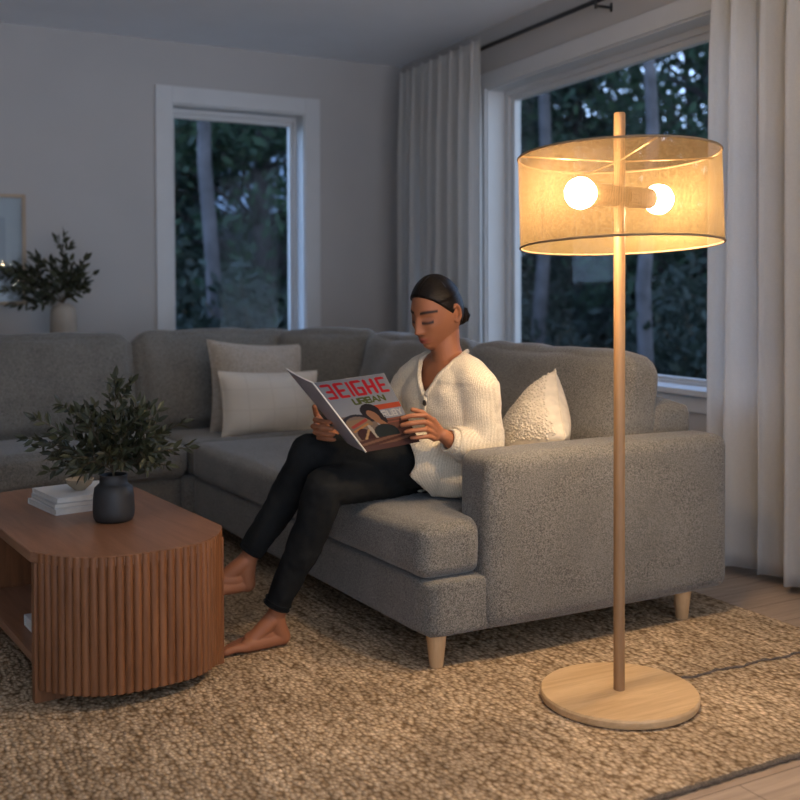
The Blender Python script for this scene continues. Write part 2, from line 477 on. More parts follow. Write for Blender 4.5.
# ---------------------------------------------------------------- floor lamp
def floor_lamp():
    L = thing('floor_lamp', 'tall oak floor lamp with lit woven drum shade and round wooden foot', 'floor lamp', (1.977, 2.237, RZ))
    z = lambda v: v - RZ
    bm = bmesh.new(); lathe(bm, [(0, 0.0), (0.221, 0.0), (0.228, 0.004), (0.231, 0.010), (0.231, 0.022), (0.227, 0.028), (0.0, 0.029)], 96)
    obj('base', bm, M['basewood'], L, angle=30)
    bm = bmesh.new(); lathe(bm, [(0, 0.028), (0.0165, 0.028), (0.0165, z(1.733)), (0.0145, z(1.737)), (0, z(1.738))], 20)
    obj('pole', bm, M['lampwood'], L, angle=40)
    # shade: a thin drum with UVs for the weave
    R, ZB, ZT, n = 0.291, z(1.350), z(1.612), 128
    bm = bmesh.new(); uv = bm.loops.layers.uv.new('UVMap')
    seg = 6
    vs = [[bm.verts.new((R * math.cos(2 * PI * k / n), R * math.sin(2 * PI * k / n), ZB + (ZT - ZB) * j / seg)) for k in range(n)] for j in range(seg + 1)]
    for j in range(seg):
        for k in range(n):
            f = bm.faces.new((vs[j][k], vs[j][(k + 1) % n], vs[j + 1][(k + 1) % n], vs[j + 1][k]))
            for lp, (a, b_) in zip(f.loops, ((k, j), (k + 1, j), (k + 1, j + 1), (k, j + 1))): lp[uv].uv = (a / n, b_ / seg)
    sh = obj('lamp_shade', bm, M['shade'], L)
    for zz in (ZB, ZT):
        bm = bmesh.new(); tube(bm, [(R * math.cos(2 * PI * k / 96), R * math.sin(2 * PI * k / 96), zz) for k in range(96)], 0.0034, 8, closed=True)
        obj('rim', bm, M['rimtape'], sh)
    for k in range(4):
        a = math.radians(-20) + k * PI / 2
        bm = bmesh.new(); tube(bm, [(0.016 * math.cos(a), 0.016 * math.sin(a), ZT - 0.016), (R * math.cos(a), R * math.sin(a), ZT - 0.004)], 0.0022, 8)
        obj('spider_arm', bm, M['brass'], sh)
    # cross arm with two globe bulbs
    zb = z(1.494)
    d = Vector((0.985, 0.16, 0)).normalized()
    bm = bmesh.new(); tube(bm, [Vector((0, 0, zb)) - d * 0.130, Vector((0, 0, zb)) - d * 0.02], 0.031, 24)
    obj('bulb_holder', bm, M['lampwood'], L, angle=40)
    bm = bmesh.new(); tube(bm, [Vector((0, 0, zb)) + d * 0.02, Vector((0, 0, zb)) + d * 0.136], 0.031, 24)
    obj('bulb_holder', bm, M['lampwood'], L, angle=40)
    for s in (-1, 1):
        bm = bmesh.new()
        bmesh.ops.create_uvsphere(bm, u_segments=32, v_segments=20, radius=0.0445)
        c = Vector((0, 0, zb)) + d * s * (0.178 if s > 0 else 0.166)
        for v in bm.verts: v.co += c
        obj('light_bulb', bm, M['bulb'], L)
    # twisted fabric cord lying over the rug
    bm = bmesh.new()
    rnd = random.Random(2)
    base = [Vector((0.20 + 0.02 * i, 0.03 - 0.0007 * i + 0.006 * math.sin(i * 0.7) + 0.004 * math.sin(i * 1.9), 0.004)) for i in range(64)]
    for q in (0, 1):
        tube(bm, [p + Vector((0, 0.0026 * math.sin(i * 1.5 + q * PI), 0.0026 * math.cos(i * 1.5 + q * PI))) for i, p in enumerate(base)], 0.0021, 6)
    for v in bm.verts:
        if v.co.x > 0.985 - 0.02: v.co.z -= min(1, (v.co.x - 0.965) / 0.05) * 0.0145
    # the shade hangs a touch askew: front rim a little higher
    ctr = Vector((0, 0, (ZB + ZT) / 2)); ax = Vector((0.878, -0.478, 0))
    Rt = Matrix.Translation(ctr) @ Matrix.Rotation(math.radians(TILT), 4, ax) @ Matrix.Rotation(math.radians(-1.0), 4, Vector((0.478, 0.878, 0))) @ Matrix.Translation(-ctr)
    sh.matrix_local = Rt
    obj('power_cord', bm, M['cord'], L)
    return L
M['rimtape'] = plain('raffia_rim', (0.26, 0.17, 0.09), 0.9, 0.1, 40)
M['brass'] = plain('brass_wire', (0.75, 0.55, 0.28), 0.35, 0.05, 20, metal=0.8)
M['cord'] = plain('fabric_cord', (0.19, 0.145, 0.11), 0.9, 0.2, 80)
floor_lamp()
M['matboard'] = plain('mat_board', (0.30, 0.30, 0.30), 0.8, 0.02, 5); M['print'] = plain('pale_print', (0.24, 0.24, 0.25), 0.8, 0.08, 6)
M['shedwall'] = plain('shed_boards', (0.03, 0.035, 0.035), 0.9, 0.3, 6); M['button'] = plain('dark_horn_button', (0.05, 0.04, 0.03), 0.4, 0.1, 60); M['backcover'] = plain('back_cover_slate', (0.36, 0.36, 0.40), 0.4, 0.1, 14)
# ---------------------------------------------------------------- soft shapes
def softbox(bm, hx, hy, hz, r, bulge=(0, 0, 0), n=16, fn=None, wr=0.0, seed=0):
    """rounded, slightly puffed upholstery block centred on 0, mapped through fn"""
    faces = []
    cache = {}
    def vert(p):
        key = (round(p[0], 4), round(p[1], 4), round(p[2], 4))
        if key in cache: return cache[key]
        u = Vector(p)
        q = Vector((u.x * hx, u.y * hy, u.z * hz))
        c = Vector((max(-hx + r, min(hx - r, q.x)), max(-hy + r, min(hy - r, q.y)), max(-hz + r, min(hz - r, q.z))))
        d = q - c
        if d.length > 1e-9: q = c + d.normalized() * r if d.length > 0 else q
        cx, cy, cz = (1 - abs(u.x) ** 2.2), (1 - abs(u.y) ** 2.2), (1 - abs(u.z) ** 2.2)
        q.x += math.copysign(bulge[0], u.x) * abs(u.x) * cy * cz
        q.y += math.copysign(bulge[1], u.y) * abs(u.y) * cx * cz
        q.z += math.copysign(bulge[2], u.z) * abs(u.z) * cx * cy
        if wr:
            nn = mnoise.noise_vector(q * 5.0 + Vector((seed, seed * 2, 0)))
            q += nn * wr
        if fn: q = fn(q)
        v = bm.verts.new(q); cache[key] = v
        return v
    def sp(k):   # denser towards the edges
        t = -1 + 2 * k / n
        return math.copysign(abs(t) ** 0.75, t)
    g = [sp(k) for k in range(n + 1)]
    for ax in range(3):
        for s in (-1, 1):
            for i in range(n):
                for j in range(n):
                    quad = []
                    for (a, b_) in ((i, j), (i + 1, j), (i + 1, j + 1), (i, j + 1)):
                        p = [0, 0, 0]; p[ax] = s; p[(ax + 1) % 3] = g[a]; p[(ax + 2) % 3] = g[b_]
                        quad.append(vert(p))
                    try: bm.faces.new(quad if s > 0 else quad[::-1])
                    except ValueError: pass

def pipe_loop(bm, hx, hy, z, r, bx, fn, rad=0.0035, axis='z', bulge=(0, 0)):
    pts = []
    for k in range(120):
        a = 2 * PI * k / 120
        ca, sa = math.cos(a), math.sin(a)
        e = 0.22
        x = math.copysign(abs(ca) ** e, ca); y = math.copysign(abs(sa) ** e, sa)
        X = x * (hx - r * 0.28) + x * bulge[0] * (1 - abs(y) ** 2.2) * 0.75
        Y = y * (hy - r * 0.28) + y * bulge[1] * (1 - abs(x) ** 2.2) * 0.75
        if axis == 'z': p = Vector((X, Y, z))
        else: p = Vector((X, z, Y))
        pts.append(fn(p) if fn else p)
    tube(bm, pts, rad, 6, closed=True)

SO = Vector((2.0, 4.2, RZ))
sofa = thing('corner_sofa', 'large grey tweed L-shaped corner sofa with loose cushions and wooden peg legs', 'sofa', SO)
def shearx(p):
    return p + Vector((-0.032 * (p.y - 2.72) * max(0, min(1, (2.5 - p.x) / 0.9)), 0, 0))
def loc(p): return Vector(p) - SO
def block(name, x0, x1, y0, y1, z0, z1, r, bulge=(0, 0, 0), fn=None, wr=0.0, n=16, mat='sofa', seed=0, pipe=None):
    c = Vector(((x0 + x1) / 2, (y0 + y1) / 2, (z0 + z1) / 2))
    F = (lambda q: loc(fn(q + c))) if fn else (lambda q: loc(q + c))
    bm = bmesh.new()
    hx, hy, hz = (x1 - x0) / 2, (y1 - y0) / 2, (z1 - z0) / 2
    softbox(bm, hx, hy, hz, r, bulge, n, F, wr, seed)
    o = obj(name, bm, M[mat], sofa)
    if pipe:
        for z in pipe:
            bm = bmesh.new(); pipe_loop(bm, hx, hy, z * hz, r, 0, F, bulge=bulge[:2])
            obj('piping', bm, M['piping'], o)
    return o
# frames
block('base_frame', 1.585, 2.84, 2.675, 4.93, 0.12, 0.305, 0.022, fn=shearx)
block('base_frame', -0.55, 1.53, 4.92, 5.88, 0.12, 0.305, 0.022)
block('base_frame', 1.47, 2.84, 4.86, 5.88, 0.12, 0.305, 0.022)
block('back_frame', 2.63, 2.865, 2.84, 5.88, 0.28, 0.80, 0.06, (0.0, 0, 0.008))
block('back_frame', -0.55, 2.80, 5.68, 5.90, 0.28, 0.80, 0.06, (0.0, 0, 0.008))
block('armrest', 1.795, 2.852, 2.652, 2.842, 0.125, 0.688, 0.040, (0.004, 0.006, 0.008), n=22)
block('armrest', -0.74, -0.55, 4.90, 5.90, 0.125, 0.688, 0.040, (0.004, 0.006, 0.008))
def ss(t): t = max(0, min(1, t)); return t * t * (3 - 2 * t)
def tcush(p):
    q = Vector(p)
    q.y += ss((p.x - 1.778) / 0.03) * 0.148 * (1 - (p.y - 2.70) / 1.0)
    q.z -= 0.018 * math.exp(-(((p.x - 2.0) / 0.25) ** 2 + ((p.y - 3.13) / 0.22) ** 2)) * (1 if p.z > 0.4 else 0)
    return shearx(q)
block('seat_cushion', 1.572, 2.50, 2.700, 3.70, 0.304, 0.478, 0.040, (0.018, 0.010, 0.022), fn=tcush, n=40, wr=0.004, pipe=(0.72, -0.72))
block('seat_cushion', 1.572, 2.50, 3.715, 4.86, 0.304, 0.478, 0.040, (0.016, 0.004, 0.022), fn=shearx, n=24, wr=0.004, seed=3, pipe=(0.72, -0.72))
block('seat_cushion', 1.508, 2.50, 4.875, 5.45, 0.304, 0.470, 0.040, (0.004, 0.006, 0.015), n=20, wr=0.004, seed=4, pipe=(0.72,))
block('seat_cushion', 0.585, 1.492, 4.865, 5.50, 0.300, 0.474, 0.050, (0.004, 0.022, 0.022), n=24, wr=0.005, seed=5, pipe=(0.72, -0.72))
block('seat_cushion', -0.53, 0.570, 4.865, 5.50, 0.300, 0.474, 0.050, (0.004, 0.022, 0.022), n=16, wr=0.005, seed=6)
# back cushions: local x width, y thickness (front is -y), z height
def backcush(c, w, h, t, rz, lean, seed, r=0.075):
    R_ = Matrix.Translation(c) @ Matrix.Rotation(rz, 4, 'Z') @ Matrix.Rotation(-lean, 4, 'X')
    F = lambda q: loc(R_ @ Vector((q.x * (1 + 0.02 * q.z / h), q.y * (1.12 - 0.36 * (q.z / h + 0.5)), q.z)))
    bm = bmesh.new(); softbox(bm, w / 2, t / 2, h / 2, r, (0.022, 0.050, 0.020), 26, F, 0.017, seed)
    o = obj('back_cushion', bm, M['sofa'], sofa)
    for s in (-0.62, 0.55):
        bm = bmesh.new()
        pipe_loop(bm, w / 2, h / 2, s * t / 2, r, 0, F, axis='y', bulge=(0.016, 0.014), rad=0.003)
        obj('piping', bm, M['piping'], o)
L_ = math.radians
backcush(Vector((2.585, 3.41, 0.715)), 1.12, 0.52, 0.25, -PI / 2, L_(10), 1)
backcush(Vector((2.585, 4.495, 0.720)), 1.00, 0.52, 0.25, -PI / 2, L_(10), 2)
backcush(Vector((2.43, 5.27, 0.728)), 0.60, 0.53, 0.24, -L_(44), L_(10), 9)
backcush(Vector((1.885, 5.54, 0.725)), 0.97, 0.535, 0.25, 0, L_(9), 4)
backcush(Vector((0.875, 5.54, 0.722)), 1.01, 0.53, 0.25, 0, L_(9), 5)
backcush(Vector((-0.10, 5.54, 0.722)), 0.90, 0.53, 0.25, 0, L_(9), 6)
for (x, y) in ((1.642, 2.728), (2.684, 2.722), (2.78, 5.78), (1.54, 5.0), (-0.62, 5.0), (-0.62, 5.8)):
    bm = bmesh.new(); lathe(bm, [(0, 0), (0.021, 0), (0.0225, 0.003), (0.034, 0.112), (0, 0.112)], 24)
    for v in bm.verts: v.co += Vector((x, y, RZ)) - SO
    obj('sofa_leg', bm, M['legwood'], sofa, angle=40)

# ---------------------------------------------------------------- throw pillows
def throw_pillow(name, label, w, h, t, Mx, mats, seed, pinch=0.06, group=None, panel=None, amp=0.004):
    """two puffed faces meeting at a seam, corners drawn out"""
    rnd = random.Random(seed)
    root = thing(name, label, 'pillow', Mx.translation, 0, 'throw pillows on the sofa')
    inv = Matrix.Translation(-Mx.translation) @ Mx
    n = 36
    def side(sgn, mats_):
        bm = bmesh.new(); V = {}
        for i in range(n + 1):
            for j in range(n + 1):
                u = -1 + 2 * i / n; v = -1 + 2 * j / n
                e = (1 - abs(u) ** 2.4) * (1 - abs(v) ** 2.4)
                d = t / 2 * (max(e, 0) ** 0.55)
                x = u * w / 2 * (1 - pinch * (1 - v * v)); z = v * h / 2 * (1 - pinch * (1 - u * u))
                p = Vector((x, sgn * d, z))
                p += mnoise.noise_vector(Vector((x * 7 + seed, z * 7, sgn))) * amp * 2.5 * min(1, e * 3)
                V[i, j] = bm.verts.new(inv @ p)
        for i in range(n):
            for j in range(n):
                bm.faces.new((V[i, j], V[i + 1, j], V[i + 1, j + 1], V[i, j + 1]))
        return bm
    for sgn, nm in ((-1, 'pillow_front'), (1, 'pillow_back')):
        obj(nm, side(sgn, mats), mats, root)
    bm = bmesh.new()
    pts = []
    for a, b_, c, d in ((-1, -1, 1, -1), (1, -1, 1, 1), (1, 1, -1, 1), (-1, 1, -1, -1)):
        for k in range(24):
            s = k / 24; u = a + (c - a) * s; v = b_ + (d - b_) * s
            pts.append(inv @ Vector((u * w / 2 * (1 - pinch * (1 - v * v)), 0, v * h / 2 * (1 - pinch * (1 - u * u)))))
    tube(bm, pts, 0.0035, 6, closed=True)
    obj('seam', bm, mats, root)
    return root, inv

def fluffy():
    m, nt, b = newmat('fluffy_beige')
    v = coords(nt)
    f = noise(nt, v, 70, 4, 0.7, 1.5)
    nt.links.new(ramp(nt, f, [(0.33, 0.265, 0.195), (0.52, 0.44, 0.34)], [0.35, 0.65]), b.inputs['Base Color'])
    b.inputs['Roughness'].default_value = 1; b.inputs['Sheen Weight'].default_value = 0.5
    bump(nt, b, f, 0.9, 0.012); return m
def plaid():
    m, nt, b = newmat('cream_check_linen')
    tc = nt.nodes.new('ShaderNodeTexCoord'); sp = nt.nodes.new('ShaderNodeSeparateXYZ'); nt.links.new(tc.outputs['Object'], sp.inputs[0])
    def line(s, k, off, w):
        a = math_(nt, 'ABSOLUTE', math_(nt, 'SINE', math_(nt, 'ADD', math_(nt, 'MULTIPLY', s, k), off)))
        return math_(nt, 'LESS_THAN', a, w)
    g = math_(nt, 'MAXIMUM', line(sp.outputs[0], 24, 0.4, 0.10), line(sp.outputs[2], 30, 0.6, 0.10))
    col = mix(nt, (0.60, 0.53, 0.43), (0.46, 0.39, 0.29), math_(nt, 'MULTIPLY', g, 0.3))
    f = noise(nt, tc.outputs['Object'], 220, 2)
    nt.links.new(col, b.inputs['Base Color']); b.inputs['Roughness'].default_value = 1
    bump(nt, b, f, 0.4, 0.003); return m
M['fluffy'] = fluffy(); M['plaid'] = plaid()
M['bobble'] = plain('cream_boucle', (0.70, 0.62, 0.49), 1, 0.08, 30, 0.5, 160)
MxA = Matrix.Translation((2.00, 5.235, 0.700)) @ Matrix.Rotation(L_(4), 4, 'Z') @ Matrix.Rotation(L_(-14), 4, 'X') @ Matrix.Rotation(L_(4), 4, 'Y')
throw_pillow('throw_pillow', 'large square fluffy beige pillow leaning on the far back cushion', 0.58, 0.50, 0.19, MxA, M['fluffy'], 3, 0.09, amp=0.008)
MxB = Matrix.Translation((1.995, 5.045, 0.628)) @ Matrix.Rotation(L_(2), 4, 'Z') @ Matrix.Rotation(L_(-14), 4, 'X') @ Matrix.Rotation(L_(2), 4, 'Y')
throw_pillow('throw_pillow', 'low oblong cream pillow with faint checks in front of the fluffy beige one', 0.57, 0.345, 0.17, MxB, M['plaid'], 4, 0.075, amp=0.006)
MxC = Matrix.Translation((2.275, 3.07, 0.675)) @ Matrix.Rotation(L_(-104), 4, 'Z') @ Matrix.Rotation(L_(-22), 4, 'X') @ Matrix.Rotation(L_(38), 4, 'Y')
rC, invC = throw_pillow('throw_pillow', 'cream pillow with knobbly tufted front between the reader and the near armrest', 0.38, 0.37, 0.22, MxC, M['bobble'], 6, 0.03)
# tufts: raised bobbles on the front face
fr_ = [o for o in rC.children if o.name.startswith('pillow_front')][0].data
bt = BVHTree.FromPolygons([v.co for v in fr_.vertices], [list(p.vertices) for p in fr_.polygons])
bm = bmesh.new(); rnd = random.Random(9)
for k in range(1700):
    u = rnd.uniform(-0.95, 0.93); v = rnd.uniform(-0.93, 0.93)
    e = (1 - abs(u) ** 2.4) * (1 - abs(v) ** 2.4); d = 0.11 * e ** 0.55 + 0.002
    if u - 0.55 * v > 0.52: continue
    p = invC @ Vector((u * 0.18 * (1 - 0.03 * (1 - v * v)), -d - 0.001, v * 0.18 * (1 - 0.03 * (1 - u * u))))
    p = bt.find_nearest(p)[0]
    r = bmesh.ops.create_icosphere(bm, subdivisions=1, radius=rnd.uniform(0.004, 0.0062), matrix=Matrix.Translation(p))
t_ = obj('tufting', bm, M['bobble'], rC); t_['kind'] = 'stuff'

# ---------------------------------------------------------------- coffee table
TC = Vector((0.722, 3.492, RZ)); TR = L_(5)
MT = Matrix.Translation(TC) @ Matrix.Rotation(TR, 4, 'Z')
table = thing('coffee_table', 'oval brown oak coffee table with fluted rounded ends and open shelf', 'coffee table', TC, TR)
W_, L2, BU = 0.304, 0.622, 0.205
def endcurve(s, n=400):
    """points of one rounded end, from -W to W, s=-1 near, +1 far"""
    pts = []
    for k in range(n + 1):
        a = -1 + 2 * k / n
        x = math.copysign(1 - (1 - abs(a)) ** 1.6, a)
        pts.append(Vector((x * W_, s * (L2 - BU * abs(x) ** 3.2), 0)))
    return pts
out = endcurve(-1, 80); out2 = [Vector((-p.x, -p.y, 0)) for p in out]
def rprism(bm, pts, z0, z1, b=0.004):
    n = len(pts); c = sum(pts, Vector()) / n
    rings = []
    for (ins, z) in ((b, z0), (0, z0 + b), (0, z1 - b), (b, z1)):
        r = []
        for i in range(n):
            t = (pts[(i + 1) % n] - pts[i - 1]).normalized(); nn = Vector((-t.y, t.x, 0))
            r.append(bm.verts.new((pts[i].x + nn.x * ins, pts[i].y + nn.y * ins, z)))
        rings.append(r)
    for a, b_ in zip(rings, rings[1:]):
        for i in range(n): bm.faces.new((a[i], a[(i + 1) % n], b_[(i + 1) % n], b_[i]))
    bm.faces.new(rings[0][::-1]); bm.faces.new(rings[-1])
z_ = lambda v: v - RZ
bm = bmesh.new(); rprism(bm, [Vector((p.x, p.y * 0.983, 0)) for p in out + out2], z_(0.428), z_(0.460), 0.002); obj('tabletop', bm, M['tabletop'], table, angle=30)
def fluted(s):
    c = endcurve(s, 600)
    c = [p * 0.985 for p in c]
    # resample by arc length
    ls = [0]
    for a, b_ in zip(c, c[1:]): ls.append(ls[-1] + (b_ - a).length)
    T = ls[-1]; nf = 29; flat = 0.024
    P = (T - 2 * flat) / nf
    def at(l):
        import bisect
        i = min(max(bisect.bisect(ls, l) - 1, 0), len(c) - 2)
        f = (l - ls[i]) / max(ls[i + 1] - ls[i], 1e-9)
        p = c[i].lerp(c[i + 1], f); t = (c[i + 1] - c[i]).normalized()
        nn = Vector((t.y, -t.x, 0)) * (1 if s < 0 else -1)
        return p, nn
    outer = []
    p, nn = at(0); outer.append(p); p, nn = at(flat); outer.append(p + nn * 0.0)
    for f in range(nf):
        for k in range(9):
            t = k / 8 if f == nf - 1 or k < 8 else None
            if t is None: continue
            a = PI * (0.04 + 0.92 * t)
            p, nn = at(flat + P * (f + 0.5 - 0.47 * math.cos(a)))
            outer.append(p + nn * (0.0095 * math.sin(a) - 0.004))
    p, nn = at(T); outer.append(p)
    inner = []
    for k in range(60):
        p, nn = at(T * (1 - k / 59)); inner.append(p * 0.955 + Vector((0, -s * -0.0, 0)))
    bm = bmesh.new()
    n = len(outer)
    z0, z1 = z_(0.058), z_(0.4588)
    lo = [bm.verts.new((p.x, p.y, z0)) for p in outer]; hi = [bm.verts.new((p.x, p.y, z1)) for p in outer]
    for k in range(n - 1): bm.faces.new((lo[k], lo[k + 1], hi[k + 1], hi[k]))
    me_in = [p for p in inner]
    loi = [bm.verts.new((p.x, p.y, z0)) for p in me_in]; hii = [bm.verts.new((p.x, p.y, z1)) for p in me_in]
    for k in range(len(loi) - 1): bm.faces.new((loi[k], loi[k + 1], hii[k + 1], hii[k]))
    bm.faces.new(lo + loi); bm.faces.new(hi + hii)
    return obj('fluted_end', bm, M['table'], table, angle=35)
fluted(-1); fluted(1)
for s in (-1, 1):
    bm = bmesh.new()
    y = s * (L2 - BU) * 1.0
    box(bm, -W_ * 0.985, W_ * 0.985, y - 0.016, y + 0.016, 0.0, z_(0.428), 0.002)
    obj('end_panel', bm, M['table'], table, smooth=False)
bm = bmesh.new(); box(bm, -W_ + 0.012, W_ - 0.012, -(L2 - BU) + 0.016, (L2 - BU) - 0.016, z_(0.118), z_(0.145), 0.002)
obj('shelf', bm, M['tabletop'], table, smooth=False)

def book(label, w, d, h, mat, x, y, z, rz, group=None):
    r = thing('book', label, 'book', (x, y, z), rz, group)
    bm = bmesh.new(); box(bm, 0.004, w - 0.004, 0.004, d - 0.004, 0.002, h - 0.002); obj('pages', bm, M['paper'], r, smooth=False)
    bm = bmesh.new(); box(bm, 0, w, 0, d, 0, 0.002, 0.0005); box(bm, 0, w, 0, d, h - 0.002, h, 0.0005); box(bm, 0, w, d - 0.003, d, 0, h, 0.0005)
    obj('cover', bm, M[mat], r, smooth=False)
    return r
TZ = 0.4602
book('thick pale book at the bottom of the stack on the coffee table', 0.275, 0.27, 0.020, 'coverw', 0.614, 3.527, TZ, L_(10), 'books stacked on the coffee table')
book('pale grey book in the middle of the stack on the coffee table', 0.262, 0.26, 0.016, 'coverg', 0.612, 3.539, TZ + 0.0203, L_(7), 'books stacked on the coffee table')
book('white book on top of the stack, under the small clay bowl', 0.245, 0.25, 0.018, 'coverw', 0.622, 3.547, TZ + 0.0366, L_(9), 'books stacked on the coffee table')
book('small white book lying on the open lower shelf of the table', 0.16, 0.20, 0.035, 'coverw', 0.505, 3.19, 0.1455, L_(5))
bm = bmesh.new(); lathe(bm, [(0, 0), (0.018, 0), (0.022, 0.004), (0.042, 0.022), (0.049, 0.040), (0.046, 0.041), (0.038, 0.024), (0.018, 0.010), (0, 0.009)], 40)
b0 = obj('bowl', bm, M['bowl'], angle=40); b0.location = (0.725, 3.67, TZ + 0.0549)
tag(b0, 'small sand-coloured clay bowl standing on the stack of books', 'bowl')

# ---------------------------------------------------------------- vases with branches
def leafy(rootname, label, mouth, specs, seed, leaf=(0.050, 0.0085), dens=0.020, mat='olive'):
    rnd = random.Random(seed)
    root = thing(rootname, label, 'plant', mouth)
    for (dx, dy, h, droop) in specs:
        bm = bmesh.new()
        end = Vector((dx, dy, h)); n = 14
        j = Vector((rnd.uniform(-.02, .02), rnd.uniform(-.02, .02), 0))
        pts = []
        a0 = rnd.uniform(0, 6.28)
        st = Vector((math.cos(a0) * 0.012, math.sin(a0) * 0.012, -0.10))
        for k in range(n + 1):
            t = k / n
            p = st.lerp(Vector((0, 0, 0)), min(1, t * 5)) if t < 0.2 else Vector((0, 0, 0))
            s = max(0, (t - 0.2) / 0.8)
            p = p + Vector((end.x * s ** 1.25, end.y * s ** 1.25, end.z * (s ** 0.85) - droop * s * s)) + j * math.sin(s * 5) * 0.5
            pts.append(p)
        tube(bm, pts, [0.0026 * (1 - 0.6 * k / n) for k in range(n + 1)], 6)
        def leaf_at(p, dirn, ln, wd):
            up = Vector((rnd.uniform(-1, 1), rnd.uniform(-1, 1), rnd.uniform(-0.2, 1))).normalized()
            sd = dirn.cross(up).normalized(); nn = sd.cross(dirn)
            cv = rnd.uniform(0.05, 0.2) * ln
            mid = [bm.verts.new(p + dirn * ln * q - nn * cv * q * q) for q in (0, 0.3, 0.62, 1.0)]
            lf = [bm.verts.new(p + dirn * ln * q + sd * wd * ww + nn * wd * 0.25 - nn * cv * q * q) for q, ww in ((0.28, 0.95), (0.62, 0.9))]
            rt = [bm.verts.new(p + dirn * ln * q - sd * wd * ww + nn * wd * 0.25 - nn * cv * q * q) for q, ww in ((0.28, 0.95), (0.62, 0.9))]
            for s_ in (lf, rt):
                fs = [(mid[0], s_[0], mid[1]), (mid[1], s_[0], s_[1], mid[2]), (mid[2], s_[1], mid[3])]
                for f_ in fs:
                    fa = bm.faces.new(f_); fa.material_index = 1
        # leaves on the main stem and on short side twigs
        def dress(path, start):
            L = sum((b_ - a).length for a, b_ in zip(path, path[1:])); m = int(L / dens)
            for q in range(m):
                t = start + (1 - start) * (q + 0.5) / m
                i = min(int(t * (len(path) - 1)), len(path) - 2); f = t * (len(path) - 1) - i
                p = path[i].lerp(path[i + 1], f); tg = (path[i + 1] - path[i]).normalized()
                for sg in (-1, 1):
                    if rnd.random() < 0.15: continue
                    sdv = tg.cross(Vector((rnd.uniform(-1, 1), rnd.uniform(-1, 1), rnd.uniform(-1, 1)))).normalized()
                    d = (tg * rnd.uniform(0.5, 1.1) + sdv * sg * rnd.uniform(0.6, 1.1)).normalized()
                    leaf_at(p, d, leaf[0] * rnd.uniform(0.65, 1.15), leaf[1] * rnd.uniform(0.7, 1.1))
            tg = (path[-1] - path[-2]).normalized(); leaf_at(path[-1], tg, leaf[0], leaf[1])
        dress(pts[3:], 0.15)
        for q in range(4):
            i = rnd.randint(5, n - 3); tg = (pts[i + 1] - pts[i]).normalized()
            d = (tg + Vector((rnd.uniform(-1, 1), rnd.uniform(-1, 1), rnd.uniform(-0.3, 0.7))) * 0.9).normalized()
            ln = rnd.uniform(0.06, 0.13) * (leaf[0] / 0.05)
            tw = [pts[i] + d * ln * k / 5 + Vector((0, 0, 0.01 * math.sin(k))) for k in range(6)]
            tube(bm, tw, 0.0013, 5); dress(tw, 0.2)
        o = obj('branch', bm, [M['bark'], M[mat]], root, smooth=False)
    return root
# dark vase on the coffee table
VP = Vector((0.770, 3.355, TZ))
bm = bmesh.new(); lathe(bm, [(0, 0), (0.050, 0), (0.060, 0.004), (0.066, 0.016), (0.068, 0.035), (0.066, 0.085), (0.062, 0.112), (0.052, 0.122), (0.046, 0.127), (0.0445, 0.150), (0.046, 0.155), (0.042, 0.155), (0.040, 0.128), (0.052, 0.11), (0.058, 0.05), (0.05, 0.012), (0, 0.011)], 56)
v0 = obj('vase', bm, M['darkceramic']); v0.location = VP
tag(v0, 'matte charcoal bottle vase standing on the coffee table', 'vase')
rnd = random.Random(21)
# image-right is (0.876,-0.483) in the floor plane
rx, ry = 0.876, -0.483
specs = []
for (side, depth, h, dr) in ((-0.30, 0.02, 0.17, 0.02), (-0.24, -0.06, 0.24, 0.0), (-0.20, 0.08, 0.12, 0.05), (-0.16, -0.02, 0.29, 0), (-0.10, 0.07, 0.26, 0), (-0.07, -0.08, 0.22, 0), (-0.02, 0.03, 0.33, 0), (0.02, -0.02, 0.40, 0), (0.05, 0.10, 0.28, 0), (0.07, -0.10, 0.20, 0), (0.12, 0.04, 0.27, 0), (0.17, -0.05, 0.22, 0), (0.22, 0.03, 0.24, 0.03), (0.25, -0.02, 0.16, 0.04), (0.16, 0.10, 0.13, 0.03), (-0.14, -0.12, 0.12, 0.03), (0.03, -0.14, 0.13, 0.02), (-0.22, 0.0, 0.08, 0.06), (0.20, -0.08, 0.10, 0.04)):
    specs.append((0.98 * (side * rx + depth * 0.483), 0.98 * (side * ry + depth * 0.876), h * 0.80, dr))
leafy('olive_branches', 'bushy dark olive branches standing in the charcoal vase on the table', VP + Vector((0, 0, 0.158)), specs, 5, (0.043, 0.0084), 0.0160)
# console behind the sofa with pale vase
CZ = 0.80
con = thing('console_table', 'narrow white console standing behind the sofa under the framed picture', 'console table', (0.65, 6.43, 0))
bm = bmesh.new(); box(bm, -0.75, 0.75, -0.17, 0.17, CZ - 0.035, CZ, 0.003); obj('console_top', bm, M['trim'], con, smooth=False)
for sx in (-1, 1):
    for sy in (-1, 1):
        bm = bmesh.new(); box(bm, sx * 0.71 - 0.02, sx * 0.71 + 0.02, sy * 0.14 - 0.02, sy * 0.14 + 0.02, 0, CZ - 0.035, 0.002); obj('console_leg', bm, M['trim'], con, smooth=False)
VQ = Vector((1.196, 6.40, CZ))
bm = bmesh.new(); lathe(bm, [(0, 0), (0.060, 0), (0.072, 0.01), (0.078, 0.06), (0.080, 0.16), (0.079, 0.27), (0.073, 0.315), (0.058, 0.338), (0.040, 0.345), (0.036, 0.352), (0.032, 0.35), (0.05, 0.32), (0.07, 0.1), (0, 0.02)], 48)
v1 = obj('vase', bm, M['paleceramic']); v1.location = VQ
tag(v1, 'pale clay bottle vase behind the sofa below the framed picture', 'vase')
specs = []
